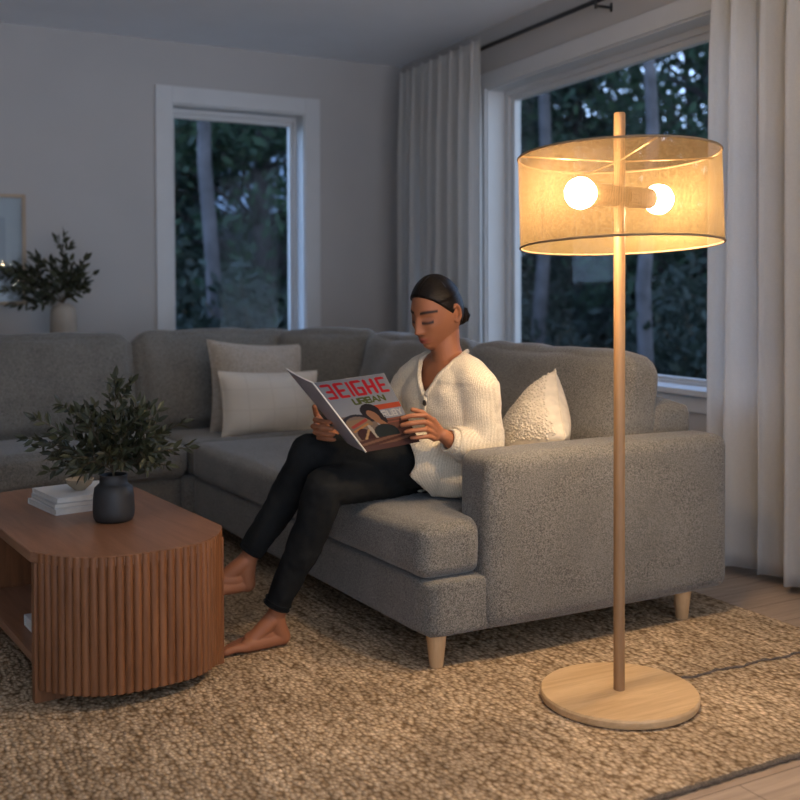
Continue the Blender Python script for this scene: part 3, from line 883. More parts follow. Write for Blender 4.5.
for (side, depth, h, dr) in ((-0.36, 0.0, 0.30, 0.03), (-0.38, -0.05, 0.16, 0.05), (-0.26, 0.02, 0.22, 0), (-0.30, -0.03, 0.36, 0.05), (-0.16, -0.02, 0.36, 0), (-0.20, -0.08, 0.10, 0.04), (-0.07, 0.05, 0.30, 0), (0.02, -0.02, 0.52, 0), (0.06, -0.05, 0.30, 0), (0.12, 0.03, 0.28, 0), (0.20, -0.03, 0.34, 0), (0.23, -0.02, 0.22, 0), (0.20, -0.08, 0.14, 0.03), (-0.32, -0.1, 0.05, 0.04), (0.1, -0.1, 0.18, 0), (-0.44, -0.02, 0.24, 0.02), (-0.5, 0.0, 0.34, 0.06)):
    specs.append(((side * 0.82 - 0.01) * rx + depth * 0.483, min(side * 0.82 * ry + depth * 0.876, 0.22), h * 0.80, dr))
leafy('olive_branches', 'olive branches in the pale vase behind the sofa, in front of the picture', VQ + Vector((0, 0, 0.345)), specs, 8, (0.060, 0.0125), 0.037)

# ---------------------------------------------------------------- framed picture
pic = thing('framed_picture', 'oak framed pale print hanging on the far wall at the left edge', 'picture', (0.76, YA, 1.482))
bm = bmesh.new()
for (a, b_, c, d) in ((-0.27, -0.247, -0.343, 0.343), (0.247, 0.27, -0.343, 0.343), (-0.247, 0.247, -0.343, -0.32), (-0.247, 0.247, 0.32, 0.343)):
    box(bm, a, b_, -0.03, -0.001, c, d, 0.002)
obj('frame', bm, M['picwood'] if 'picwood' in M else wood('picture_oak', (0.33, 0.24, 0.16), (0.45, 0.34, 0.24), 0.5), pic, smooth=False)
bm = bmesh.new(); box(bm, -0.248, 0.248, -0.014, -0.003, -0.321, 0.321); obj('mat_board', bm, M['matboard'], pic, smooth=False)
bm = bmesh.new(); box(bm, -0.15, 0.15, -0.0155, -0.014, -0.20, 0.20); obj('print', bm, M['print'], pic, smooth=False)
bm = bmesh.new(); box(bm, -0.248, 0.248, -0.022, -0.020, -0.321, 0.321); obj('picture_glass', bm, M['picglass'], pic, smooth=False)
# ---------------------------------------------------------------- the reader
V = Vector
def capsule(bm, a, b_, ra, rb, n=18):
    a, b_ = V(a), V(b_); d = b_ - a; L = d.length
    if L < 1e-5: d = V((0, 0, 1)); L = 1e-5
    d.normalize(); s = d.orthogonal().normalized(); t = d.cross(s)
    rings = []
    sa = max(-0.95, min(0.95, (ra - rb) / max(L, 1e-4)))
    ph0 = math.asin(sa)
    m = 6
    for k in range(1, m + 1):
        th = -PI / 2 + (PI / 2 + ph0) * k / m
        rings.append((a + d * ra * math.sin(th), ra * math.cos(th)))
    for k in range(0, m):
        th = ph0 + (PI / 2 - ph0) * k / m
        rings.append((b_ + d * rb * math.sin(th), rb * math.cos(th)))
    R = [[bm.verts.new(c + (s * math.cos(2 * PI * q / n) + t * math.sin(2 * PI * q / n)) * r) for q in range(n)] for c, r in rings]
    p0 = bm.verts.new(a - d * ra); p1 = bm.verts.new(b_ + d * rb)
    for q in range(n):
        bm.faces.new((p0, R[0][(q + 1) % n], R[0][q])); bm.faces.new((R[-1][q], R[-1][(q + 1) % n], p1))
    for x, y in zip(R, R[1:]):
        for q in range(n): bm.faces.new((x[q], x[(q + 1) % n], y[(q + 1) % n], y[q]))
def chain(bm, pts, rs, n=18):
    for i in range(len(pts) - 1): capsule(bm, pts[i], pts[i + 1], rs[i], rs[i + 1], n)
def ellip(bm, c, ax, rad, n=28):
    """ellipsoid: ax = three unit axes, rad = three radii"""
    c = V(c); r = bmesh.ops.create_uvsphere(bm, u_segments=n, v_segments=n // 2, radius=1)
    for v in r['verts']:
        v.co = c + V(ax[0]) * v.co.x * rad[0] + V(ax[1]) * v.co.y * rad[1] + V(ax[2]) * v.co.z * rad[2]
def loft(bm, secs, n=40):
    """secs: (centre, side axis, fwd axis, a, b)"""
    R = []
    for c, sx, fy, a, b_ in secs:
        R.append([bm.verts.new(V(c) + V(sx) * a * math.copysign(abs(math.cos(2 * PI * k / n)) ** 0.85, math.cos(2 * PI * k / n)) + V(fy) * b_ * math.copysign(abs(math.sin(2 * PI * k / n)) ** 0.85, math.sin(2 * PI * k / n))) for k in range(n)])
    for x, y in zip(R, R[1:]):
        for k in range(n): bm.faces.new((x[k], x[(k + 1) % n], y[(k + 1) % n], y[k]))
    bm.faces.new(R[0][::-1]); bm.faces.new(R[-1])
def remesh(bm, voxel, smooth=3, fac=0.5):
    bmesh.ops.recalc_face_normals(bm, faces=bm.faces[:])
    me = bpy.data.meshes.new('tmp'); bm.to_mesh(me); bm.free()
    o = bpy.data.objects.new('tmp', me); COL.objects.link(o)
    m = o.modifiers.new('r', 'REMESH'); m.mode = 'VOXEL'; m.voxel_size = voxel; m.adaptivity = 0
    if smooth:
        s = o.modifiers.new('s', 'SMOOTH'); s.factor = fac; s.iterations = smooth
    dg = bpy.context.evaluated_depsgraph_get(); dg.update()
    out_ = bpy.data.meshes.new_from_object(o.evaluated_get(dg))
    bpy.data.objects.remove(o); bpy.data.meshes.remove(me)
    out_.materials.clear()
    out_.polygons.foreach_set('use_smooth', [True] * len(out_.polygons))
    return out_
Fb = V((-0.98, -0.20, 0)); Lb = V((0.20, -0.98, 0)); Ub = V((0, 0, 1))
PO = V((1.95, 3.14, 0.47))        # where she sits
person = thing('person', 'woman in cream knit cardigan and black jeans reading with legs crossed on the sofa', 'person', PO)
def local(me):
    me.transform(Matrix.Translation(-PO)); return me

# --- head
hc = V((1.851, 3.071, 1.144)); hs = 1.10
Fy = V((-0.955, -0.295, 0)).normalized(); pitch = L_(20)
Fh = (Fy * math.cos(pitch) - Ub * math.sin(pitch)).normalized()
Sh = Fy.cross(Ub).normalized() * -1      # towards her left (the camera side)
if Sh.dot(V((0, -1, 0))) < 0: Sh = -Sh
Uh = Sh.cross(Fh).normalized()
if Uh.z < 0: Uh = -Uh
tilt = Matrix.Rotation(L_(-4), 3, Fh); Sh = tilt @ Sh; Uh = tilt @ Uh
def g_(x, s): return math.exp(-(x / s) ** 2)
def head_local(d, hair=0.0):
    x, y, z = d
    X, Y, Z = 0.074 * x, 0.096 * y, 0.120 * z
    if z < 0:
        t = -z
        X *= 1 - 0.40 * t ** 1.8
        if y < 0: Y *= 1 - 0.30 * t
    if y > 0: X *= 1 - 0.05 * y
    Y += 0.004 * max(0, z) * (y < 0)
    if y > 0.0:
        fr = min(1, y * 2.2)
        ax_ = abs(X)
        if not hair:
            Y += 0.020 * g_(X, 0.034) * g_(Z + 0.100, 0.030) * fr               # chin carries forward
            Y += 0.008 * g_(X, 0.030) * g_(Z + 0.060, 0.028) * fr               # muzzle
            # nose
            nz = 0
            if -0.030 <= Z <= 0.030: nz = (0.030 - Z) / 0.060
            elif -0.046 < Z < -0.030: nz = 1 - ((-0.030 - Z) / 0.016) ** 1.5
            wd = 0.0075 + 0.0055 * max(0, nz)
            Y += 0.024 * nz ** 1.15 * g_(X, wd) * fr
            Y += 0.007 * g_(ax_ - 0.013, 0.006) * g_(Z + 0.034, 0.007) * fr      # nostril wings
            Y -= 0.010 * g_(ax_ - 0.031, 0.015) * g_(Z - 0.010, 0.012) * fr      # eye sockets
            Y += 0.007 * g_(ax_ - 0.031, 0.011) * g_(Z - 0.004, 0.008) * fr      # lowered lids
            Y += 0.004 * g_(ax_ - 0.030, 0.020) * g_(Z - 0.030, 0.007) * fr      # brow
            Y += 0.0055 * g_(X, 0.021) * (g_(Z + 0.0585, 0.0042) + 1.05 * g_(Z + 0.0685, 0.0050)) * fr
            Y -= 0.004 * g_(X, 0.020) * g_(Z + 0.0795, 0.005) * fr
            Y += 0.005 * g_(ax_ - 0.042, 0.016) * g_(Z + 0.018, 0.016) * fr      # cheeks
    return V((X, Y, Z))
def to_world(p): return hc + (Sh * p.x + Fh * p.y + Uh * p.z) * hs
def head_mesh(bm, fn, nu=150, nv=110):
    R = []
    for j in range(1, nv):
        th = PI * j / nv
        R.append([bm.verts.new(to_world(fn((math.sin(th) * math.cos(2 * PI * k / nu), math.sin(th) * math.sin(2 * PI * k / nu), math.cos(th))))) for k in range(nu)])
    p0 = bm.verts.new(to_world(fn((0, 0, 1)))); p1 = bm.verts.new(to_world(fn((0, 0, -1))))
    for k in range(nu):
        bm.faces.new((p0, R[0][k], R[0][(k + 1) % nu])); bm.faces.new((R[-1][(k + 1) % nu], R[-1][k], p1))
    for x, y in zip(R, R[1:]):
        for k in range(nu): bm.faces.new((x[k], y[k], y[(k + 1) % nu], x[(k + 1) % nu]))

bm = bmesh.new()
head_mesh(bm, head_local)
for s in (-1, 1):      # ears
    e = lambda x, y, z: to_world(V((s * x, y, z)))
    for k in range(9):
        a = -2.2 + 4.6 * k / 8; a2 = -2.2 + 4.6 * (k + 1) / 8
        P = lambda a: e(0.078 + 0.004 * math.cos(a), -0.008 - 0.012 * math.cos(a) * -1 * -1, 0.002 + 0.027 * math.sin(a))
        if k < 8: capsule(bm, P(a), P(a2), 0.0055, 0.0055, 8)
    capsule(bm, e(0.070, 0.002, -0.018), e(0.076, -0.004, -0.026), 0.007, 0.007, 8)
    ellip(bm, e(0.071, -0.006, 0.0), (Sh, Fh, Uh), (0.007, 0.013, 0.024), 14)
# neck, shoulders, torso
nb = V((1.905, 3.078, 0.945))
chain(bm, [to_world(V((0, -0.020, -0.045))), hc + V((0.035, 0.003, -0.125)), nb], [0.056, 0.053, 0.062], 26)
chain(bm, [V((1.905, 3.075, 0.975)), V((1.918, 2.985, 0.930)), V((1.922, 2.905, 0.885))], [0.050, 0.045, 0.048], 22)
chain(bm, [V((1.895, 3.085, 0.975)), V((1.87, 3.18, 0.930)), V((1.855, 3.255, 0.885))], [0.050, 0.045, 0.048], 22)
tor = [((1.965, 3.15, 0.50), 0.150, 0.105), ((1.955, 3.14, 0.58), 0.155, 0.11), ((1.945, 3.13, 0.68), 0.125, 0.092), ((1.92, 3.10, 0.80), 0.150, 0.100), ((1.905, 3.085, 0.88), 0.155, 0.088), ((1.90, 3.08, 0.935), 0.11, 0.070), ((1.898, 3.078, 0.975), 0.06, 0.055)]
loft(bm, [(c, Lb, Fb, a, b_) for c, a, b_ in tor])
# arms
chain(bm, [V((1.922, 2.905, 0.885)), V((1.942, 2.915, 0.668)), V((1.815, 2.905, 0.702)), V((1.772, 2.900, 0.730))], [0.045, 0.036, 0.028, 0.023], 20)
chain(bm, [V((1.855, 3.255, 0.885)), V((1.769, 3.375, 0.635)), V((1.575, 3.24, 0.690)), V((1.500, 3.19, 0.712))], [0.045, 0.036, 0.028, 0.023], 20)
def hand(wr, kn, fingers, thumb, nrm):
    """wr wrist, kn four knuckles, fingers: [mid, tip] each, thumb polyline"""
    wr = V(wr)
    for k, (K0, fg) in enumerate(zip(kn, fingers)):
        K0 = V(K0); r = (0.0085, 0.0088, 0.0084, 0.0076)[k]
        base = wr.lerp(K0, 0.25)
        capsule(bm, base, K0, 0.013, 0.0115, 14)
        pts = [K0] + [V(p) for p in fg]
        mid = [pts[0]]
        for a, b_ in zip(pts, pts[1:]): mid += [a.lerp(b_, 0.5), b_]
        rr = [0.0102 + (r - 0.0102) * min(1, i / 2) for i in range(len(mid))]; rr[-1] = r * 0.86
        chain(bm, mid, rr, 12)
    for a, b_ in zip(kn, kn[1:]): capsule(bm, wr.lerp(V(a), 0.6), wr.lerp(V(b_), 0.6), 0.0125, 0.0125, 12)
    chain(bm, [wr.lerp(V(thumb[0]), 0.1)] + [V(p) for p in thumb], [0.016, 0.013, 0.0098, 0.0085][:len(thumb) + 1], 14)
hand((1.772, 2.900, 0.730),
     [(1.728, 2.890, 0.784), (1.727, 2.893, 0.763), (1.730, 2.897, 0.742), (1.738, 2.902, 0.722)],
     [[(1.688, 2.873, 0.806), (1.640, 2.882, 0.806), (1.613, 2.897, 0.798)], [(1.682, 2.868, 0.784), (1.635, 2.880, 0.781), (1.612, 2.896, 0.775)],
      [(1.688, 2.870, 0.759), (1.645, 2.882, 0.756), (1.624, 2.896, 0.752)], [(1.700, 2.880, 0.733), (1.665, 2.889, 0.731), (1.648, 2.898, 0.730)]],
     [(1.750, 2.925, 0.772), (1.722, 2.955, 0.805), (1.686, 2.958, 0.816)], Fb)
hand((1.500, 3.190, 0.712),
     [(1.428, 3.165, 0.778), (1.420, 3.162, 0.758), (1.422, 3.160, 0.738), (1.432, 3.158, 0.720)],
     [[(1.398, 3.125, 0.782), (1.408, 3.086, 0.779), (1.430, 3.062, 0.778)], [(1.390, 3.125, 0.760), (1.402, 3.083, 0.758), (1.430, 3.055, 0.757)],
      [(1.396, 3.122, 0.739), (1.408, 3.080, 0.737), (1.434, 3.054, 0.737)], [(1.408, 3.120, 0.720), (1.420, 3.082, 0.719), (1.440, 3.058, 0.719)]],
     [(1.450, 3.180, 0.760), (1.425, 3.175, 0.795), (1.412, 3.160, 0.822)], Fb)
# legs
HL, KL, AL = V((1.895, 3.065, 0.595)), V((1.392, 3.178, 0.662)), V((1.210, 3.275, 0.296))
HR, KR, AR = V((1.955, 3.235, 0.568)), V((1.388, 3.050, 0.560)), V((1.262, 3.155, 0.120))
chain(bm, [HL, KL, KL.lerp(AL, 0.35) + V((0.014, 0, 0)), AL], [0.070, 0.048, 0.044, 0.030], 24)
chain(bm, [HR, KR, KR.lerp(AR, 0.35) + V((0.014, 0, 0)), AR], [0.070, 0.048, 0.044, 0.030], 24)
def foot(ank, heel, dr, lat, tl, up=V((0, 0, 1))):
    """dr toe direction, lat towards the big toe side"""
    dr = dr.normalized(); lat = lat.normalized()
    chain(bm, [ank, ank.lerp(heel, 0.55) + dr * 0.004, heel], [0.031, 0.031, 0.029], 20)
    capsule(bm, ank + dr * 0.012 - up * 0.01, heel + dr * 0.105 + up * 0.012 + lat * 0.008, 0.031, 0.024, 20)
    capsule(bm, heel, heel + dr * 0.135 + lat * 0.020 - up * 0.006, 0.028, 0.0225, 20)
    capsule(bm, heel + dr * 0.01 - up * 0.002, heel + dr * 0.125 - lat * 0.024 - up * 0.009, 0.025, 0.019, 20)
    ellip(bm, heel.lerp(ank, 0.22) + dr * 0.066, (dr, lat, up), (0.066, 0.029, 0.024), 20)
    for k in range(5):
        o_ = (0.028, 0.012, -0.002, -0.015, -0.027)[k]; ln = (0.208, 0.207, 0.200, 0.190, 0.177)[k] * tl; r = (0.0135, 0.0098, 0.0092, 0.0088, 0.0085)[k]
        b0_ = heel + dr * 0.135 * tl + lat * o_ - up * 0.008
        e0 = heel + dr * ln + lat * o_ * 1.08 - up * (0.016 - r * 0.25)
        chain(bm, [b0_, b0_.lerp(e0, 0.55) + up * 0.004, e0], [0.016, r, r * 0.95], 12)
foot(AR + V((0.0, 0, 0.0)), V((1.288, 3.160, 0.046)), V((-1, 0.03, 0)), V((0.03, 1, 0)) * -1, 1.0)
dl = V((-0.98, 0.05, 0.02)).normalized()
foot(AL, V((1.208, 3.280, 0.208)), dl, V((0, 1, 0)), 1.0)
me = remesh(bm, 0.0030, 2, 0.35)
# tint: lips, brows, lashes, plus painted shade in sockets, nostrils and mouth line
at = me.color_attributes.new('tint', 'FLOAT_COLOR', 'POINT')
skin = (0.31, 0.122, 0.058)
cols = np.tile(np.array([*skin, 1.0], dtype=np.float32), (len(me.vertices), 1))
for i, v in enumerate(me.vertices):
    q = v.co - hc
    if q.length < 0.2:
        X, Y, Z = q.dot(Sh) / hs, q.dot(Fh) / hs, q.dot(Uh) / hs
        if Y > 0.045:
            c = V(skin); ax_ = abs(X)
            w = max(g_(X, 0.026) ** 2 * (g_(Z + 0.0585, 0.0045) + g_(Z + 0.0685, 0.0055)), 0)
            w = min(1, w * 1.2); c = c.lerp(V((0.27, 0.060, 0.045)), w)
            w = g_(X, 0.018) * g_(Z + 0.0635, 0.0016); c = c.lerp(V((0.10, 0.03, 0.02)), min(1, w))
            bz = 0.029 + 0.004 * math.cos((ax_ - 0.032) / 0.022 * 1.4)
            w = g_(Z - bz, 0.0046 - 0.03 * abs(ax_ - 0.026)) * (1 if 0.012 < ax_ < 0.056 else 0); c = c.lerp(V((0.018, 0.008, 0.004)), min(1, w * 1.3))
            lz = -0.002 + 0.10 * (ax_ - 0.031) ** 2 * 60
            w = g_(Z - lz, 0.0048) * (1 if 0.015 < ax_ < 0.047 else 0); c = c.lerp(V((0.015, 0.008, 0.006)), min(1, w * 1.4))
            w = 0.75 * g_(ax_ - 0.031, 0.016) * g_(Z - 0.008, 0.009); c = c.lerp(V((0.20, 0.08, 0.045)), w)
            w = 0.7 * g_(ax_ - 0.0075, 0.0035) * g_(Z + 0.043, 0.003) * (Y > 0.09); c = c.lerp(V((0.10, 0.035, 0.02)), w)
            cols[i, :3] = c
at.data.foreach_set('color', cols.ravel())
m, nt, b = newmat('warm_brown_skin')
vc = nt.nodes.new('ShaderNodeVertexColor'); vc.layer_name = 'tint'
nz_ = noise(nt, coords(nt), 30, 3)
nt.links.new(mix(nt, vc.outputs[0], ramp(nt, nz_, [(0.93, 0.92, 0.92), (1.05, 1.05, 1.05)]), 1.0, 'MULTIPLY'), b.inputs['Base Color'])
b.inputs['Roughness'].default_value = 0.5; b.inputs['Specular IOR Level'].default_value = 0.28
b.inputs['Subsurface Weight'].default_value = 0.05; b.inputs['Subsurface Radius'].default_value = (0.9, 0.35, 0.2); b.inputs['Subsurface Scale'].default_value = 0.01
M['skin'] = m
body_bvh = None
link(local(me), 'body', M['skin'], person)

# --- hair: a sleek cap pulled back to a low bun
def hair_fn(d):
    p = head_local(d, 1.0)
    Y, Z = p.y, p.z
    # hairline height as a function of how far forward we are
    pts = [(-0.10, -0.075), (-0.055, -0.070), (-0.030, -0.030), (-0.016, 0.020), (0.008, 0.002), (0.030, 0.026), (0.056, 0.060), (0.075, 0.078), (0.10, 0.080)]
    h = pts[-1][1]
    for (a, ha), (b_, hb) in zip(pts, pts[1:]):
        if Y <= b_:
            t = max(0, (Y - a) / (b_ - a)); h = ha + (hb - ha) * t; break
    w = ss((Z - h + 0.004) / 0.010)
    n_ = p.normalized()
    part = 0.002 * g_(p.x, 0.004) * (Y > 0.0)
    return p + n_ * (-0.010 + 0.0152 * w + (0.003 if Z > 0.05 else 0) * w - part)
bm = bmesh.new(); head_mesh(bm, hair_fn)
me = bpy.data.meshes.new('hair'); bmesh.ops.recalc_face_normals(bm, faces=bm.faces[:]); bm.to_mesh(me); bm.free()
me.polygons.foreach_set('use_smooth', [True] * len(me.polygons))
m, nt, b = newmat('dark_hair')
wv = nt.nodes.new('ShaderNodeTexNoise'); wv.inputs['Scale'].default_value = 1.0
nt.links.new(coords(nt, scale=(25, 260, 260)), wv.inputs['Vector'])
nt.links.new(ramp(nt, wv.outputs[0], [(0.003, 0.0022, 0.002), (0.011, 0.007, 0.005)], [0.3, 0.7]), b.inputs['Base Color'])
b.inputs['Roughness'].default_value = 0.42; b.inputs['Specular IOR Level'].default_value = 0.15; bump(nt, b, wv.outputs[0], 0.5, 0.002)
M['hair'] = m
hair = link(local(me), 'hair', M['hair'], person)
bm = bmesh.new()
bc = to_world(V((0.004, -0.098, -0.052)))
ellip(bm, bc, (Sh, Fh, Uh), (0.030, 0.027, 0.033), 24)
for k in range(7):
    a = k * 0.9
    tube(bm, [bc + (Sh * math.cos(a + q * 0.55) + Uh * math.sin(a + q * 0.55) * 1.1) * 0.020 + Fh * (-0.022 + 0.006 * abs(q - 3)) for q in range(7)], [0.004, 0.009, 0.011, 0.012, 0.011, 0.009, 0.004], 8)
capsule(bm, to_world(V((0.0, -0.078, -0.035))), bc, 0.034, 0.022, 16)
me = remesh(bm, 0.003, 2)
link(local(me), 'hair_bun', M['hair'], hair)

# --- jeans
def jitter(me, amp, sc_, seed, keep=None):
    for v in me.vertices:
        n_ = mnoise.noise_vector(v.co * sc_ + V((seed, 0, 0)))
        v.co += n_ * amp * (keep(v.co) if keep else 1)
bm = bmesh.new()
ellip(bm, (1.975, 3.15, 0.560), (Lb, Fb, Ub), (0.185, 0.135, 0.100), 30)
def leg(H_, K_, A_2, r0, r1, r2, r3):
    kn = K_
    mid = H_.lerp(K_, 0.5); calf = K_.lerp(A_2, 0.35) + V((0.018, 0, 0))
    chain(bm, [H_, mid, kn], [r0, (r0 + r1) * 0.52, r1], 28)
    chain(bm, [kn, calf, A_2], [r1, r2, r3], 26)
    return
leg(HL, KL + V((0.006, 0, 0)), AL + V((0.012, 0, 0.028)), 0.095, 0.067, 0.064, 0.043)
leg(HR, KR + V((0.006, 0, 0)), AR + V((0.006, 0, 0.040)), 0.092, 0.066, 0.064, 0.046)
me = remesh(bm, 0.006, 4)
jitter(me, 0.006, 14, 3); jitter(me, 0.003, 38, 8)
# cut the cuffs open and clean
def cut(me, conds):
    b2 = bmesh.new(); b2.from_mesh(me)
    dead = [f for f in b2.faces if any(c(f.calc_center_median()) for c in conds)]
    bmesh.ops.delete(b2, geom=dead, context='FACES')
    for _ in range(10):        # fair the cut edge
        new = {}
        for v in b2.verts:
            nb_ = [e.other_vert(v) for e in v.link_edges if e.is_boundary]
            if len(nb_) == 2: new[v] = v.co * 0.5 + (nb_[0].co + nb_[1].co) * 0.25
        for v, c in new.items(): v.co = c
    b2.to_mesh(me); b2.free()
jL, jR = AL + V((0.012, 0, 0.028)), AR + V((0.006, 0, 0.040))
cal = lambda K_, A_2: K_ + V((0.006, 0, 0)) + (A_2 - K_ - V((0.006, 0, 0))) * 0.35 + V((0.018, 0, 0))
aL = (jL - cal(KL, jL)).normalized(); aR = (jR - cal(KR, jR)).normalized()
cut(me, [lambda p: (p - jL).dot(aL) > 0.004 and (p - AL).length < 0.12, lambda p: (p - jR).dot(aR) > 0.004 and (p - AR).length < 0.12])
m, nt, b = newmat('black_denim')
f = noise(nt, coords(nt, scale=(1, 1, 1)), 260, 2); f2 = noise(nt, coords(nt, scale=(1, 1, 0.6)), 9, 3)
nt.links.new(ramp(nt, math_(nt, 'ADD', math_(nt, 'MULTIPLY', f, 0.4), math_(nt, 'MULTIPLY', f2, 0.6)), [(0.004, 0.0045, 0.0045), (0.013, 0.014, 0.014)], [0.35, 0.65]), b.inputs['Base Color'])
b.inputs['Roughness'].default_value = 0.9; b.inputs['Specular IOR Level'].default_value = 0.2
bump(nt, b, f2, 0.5, 0.012)
M['denim'] = m
jeans = link(local(me), 'jeans', M['denim'], person)
s = jeans.modifiers.new('cloth_thickness', 'SOLIDIFY'); s.thickness = 0.003; s.offset = -1
# hems
for A_2, d, rr in ((jL, aL, 0.0432), (jR, aR, 0.0462)):
    s1 = d.orthogonal().normalized(); s2 = d.cross(s1)
    bm = bmesh.new()
    for t in (0.004, -0.012): tube(bm, [A_2 - PO + d * t + (s1 * math.cos(a) + s2 * math.sin(a)) * rr for a in [2 * PI * k / 32 for k in range(32)]], 0.0022, 6, closed=True)
    obj('hem', bm, M['denim'], jeans)

# --- cardigan
bm = bmesh.new()
secs = [((1.955, 3.115, 0.505), 0.205, 0.160), ((1.940, 3.115, 0.56), 0.210, 0.185), ((1.925, 3.11, 0.62), 0.198, 0.165), ((1.925, 3.105, 0.70), 0.175, 0.135), ((1.915, 3.095, 0.79), 0.185, 0.132),
        ((1.905, 3.085, 0.865), 0.190, 0.118), ((1.900, 3.08, 0.925), 0.145, 0.095), ((1.902, 3.078, 0.965), 0.09, 0.078), ((1.905, 3.078, 0.995), 0.074, 0.070)]
loft(bm, [(c, Lb, Fb, a, b_) for c, a, b_ in secs], 48)
# shoulders and sleeves
chain(bm, [V((1.905, 3.06, 0.955)), V((1.918, 2.985, 0.925)), V((1.925, 2.918, 0.880)), V((1.948, 2.918, 0.770)), V((1.945, 2.918, 0.680)), V((1.865, 2.912, 0.688)), V((1.812, 2.906, 0.704))], [0.062, 0.066, 0.068, 0.066, 0.066, 0.056, 0.045], 26)
chain(bm, [V((1.895, 3.10, 0.955)), V((1.872, 3.18, 0.925)), V((1.855, 3.245, 0.880)), V((1.805, 3.32, 0.74)), V((1.765, 3.365, 0.650)), V((1.660, 3.295, 0.672)), V((1.560, 3.228, 0.694))], [0.062, 0.066, 0.068, 0.064, 0.062, 0.054, 0.044], 26)
# front panels lying over the lap
chain(bm, [V((1.915, 3.060, 0.595)), V((1.78, 3.085, 0.612)), V((1.62, 3.12, 0.636))], [0.120, 0.112, 0.098], 28)
ellip(bm, (1.79, 3.17, 0.665), (Fb, Lb, Ub), (0.070, 0.10, 0.045), 20)
me = remesh(bm, 0.0065, 6)
jitter(me, 0.012, 8, 5, lambda p: 0.3 if p.z > 0.9 else 1.0); jitter(me, 0.004, 22, 9)
zb = 0.856
def vcut(p):
    q = p - V((1.90, 3.078, 0)); l = q.dot(Lb); fr = q.dot(Fb)
    if fr > 0.0 and p.z > zb and abs(l - 0.002) < (p.z - zb) * 0.66: return True
    if p.z > 0.962 and math.hypot(l, fr) < 0.086: return True
    return False
cuts = [vcut, lambda p: p.z < 0.515 and (p - V((1.9, 3.1, 0.5))).dot(Fb) < 0.3 and False,
        lambda p: (p - V((1.815, 2.906, 0.703))).dot(V((-0.93, -0.07, 0.33))) > 0.0 and (p - V((1.80, 2.906, 0.706))).length < 0.075 and p.x < 1.83 and p.z > 0.66,
        lambda p: (p - V((1.565, 3.232, 0.693))).dot(V((-0.83, -0.55, 0.18))) > 0.0,
        lambda p: p.z < 0.499 or (p.z < 0.67 and p.x < 1.60 + (0.66 - p.z) * 1.28) or (p.z < 0.735 and p.x < 1.62 and p.y < 3.21)]
cut(me, cuts)
m, nt, b = newmat('cream_knit')
sp_ = nt.nodes.new('ShaderNodeSeparateXYZ'); nt.links.new(nt.nodes.new('ShaderNodeTexCoord').outputs['Object'], sp_.inputs[0])
lat = math_(nt, 'ADD', math_(nt, 'MULTIPLY', sp_.outputs[0], 0.45), math_(nt, 'MULTIPLY', sp_.outputs[1], -0.89))
nz_ = noise(nt, coords(nt), 12, 2)
rib = math_(nt, 'SINE', math_(nt, 'ADD', math_(nt, 'MULTIPLY', lat, 820), math_(nt, 'MULTIPLY', nz_, 3.0)))
fz = noise(nt, coords(nt), 240, 2)
hgt = math_(nt, 'ADD', math_(nt, 'MULTIPLY', rib, 0.10), fz)
nt.links.new(ramp(nt, hgt, [(0.48, 0.41, 0.30), (0.72, 0.64, 0.50)], [0.25, 0.75]), b.inputs['Base Color'])
b.inputs['Roughness'].default_value = 1.0; b.inputs['Sheen Weight'].default_value = 0.3; b.inputs['Specular IOR Level'].default_value = 0.1
bump(nt, b, hgt, 0.8, 0.003)
M['knit'] = m
bvh_bm = bmesh.new(); bvh_bm.from_mesh(me); bvh = BVHTree.FromBMesh(bvh_bm); bvh_bm.free()
card_ = link(local(me), 'cardigan', M['knit'], person)
s = card_.modifiers.new('knit_thickness', 'SOLIDIFY'); s.thickness = 0.007; s.offset = 0.6
def on_front(l, z, pad=0.0):
    o_ = V((1.90, 3.078, z)) + Lb * l + Fb * 0.6
    h = bvh.ray_cast(o_, -Fb)
    if h[0] is None or (h[0] - o_).length > 0.64:
        return None
    return h[0] + Fb * pad
def band(path, rad):
    bm = bmesh.new(); pts = [p - PO for p in path if p is not None]
    # smooth the path
    for _ in range(3): pts = [pts[0]] + [(a + b_ * 2 + c) / 4 for a, b_, c in zip(pts, pts[1:], pts[2:])] + [pts[-1]]
    tube(bm, pts, rad, 10); return bm
for s in (-1, 1):
    path = []
    for k in range(16):
        z = 0.985 + (zb - 0.006 - 0.985) * k / 15
        l = 0.002 + s * ((z - zb) * 0.66 + 0.010)
        path.append(on_front(l, z, 0.003))
    path = [p for p in path if p is not None]
    top = V((1.905, 3.078, 1.000)) + Lb * s * 0.080
    path = [V((1.945, 3.085, 1.003)) + Lb * s * 0.050, top] + path
    obj('neck_band', band(path, 0.0085), M['knit'], card_)
front = [on_front(0.004 + 0.03 * (k / 13), zb - 0.004 - (zb - 0.66) * k / 13, 0.002) for k in range(14)]
obj('button_band', band(front, 0.0095), M['knit'], card_)
for z in (0.826, 0.735):
    c = on_front(0.012, z, 0.011)
    if c is not None:
        bm = bmesh.new(); ellip(bm, c - PO, (Lb, Fb, Ub), (0.0105, 0.0035, 0.0115), 16); obj('button', bm, M['button'], card_)
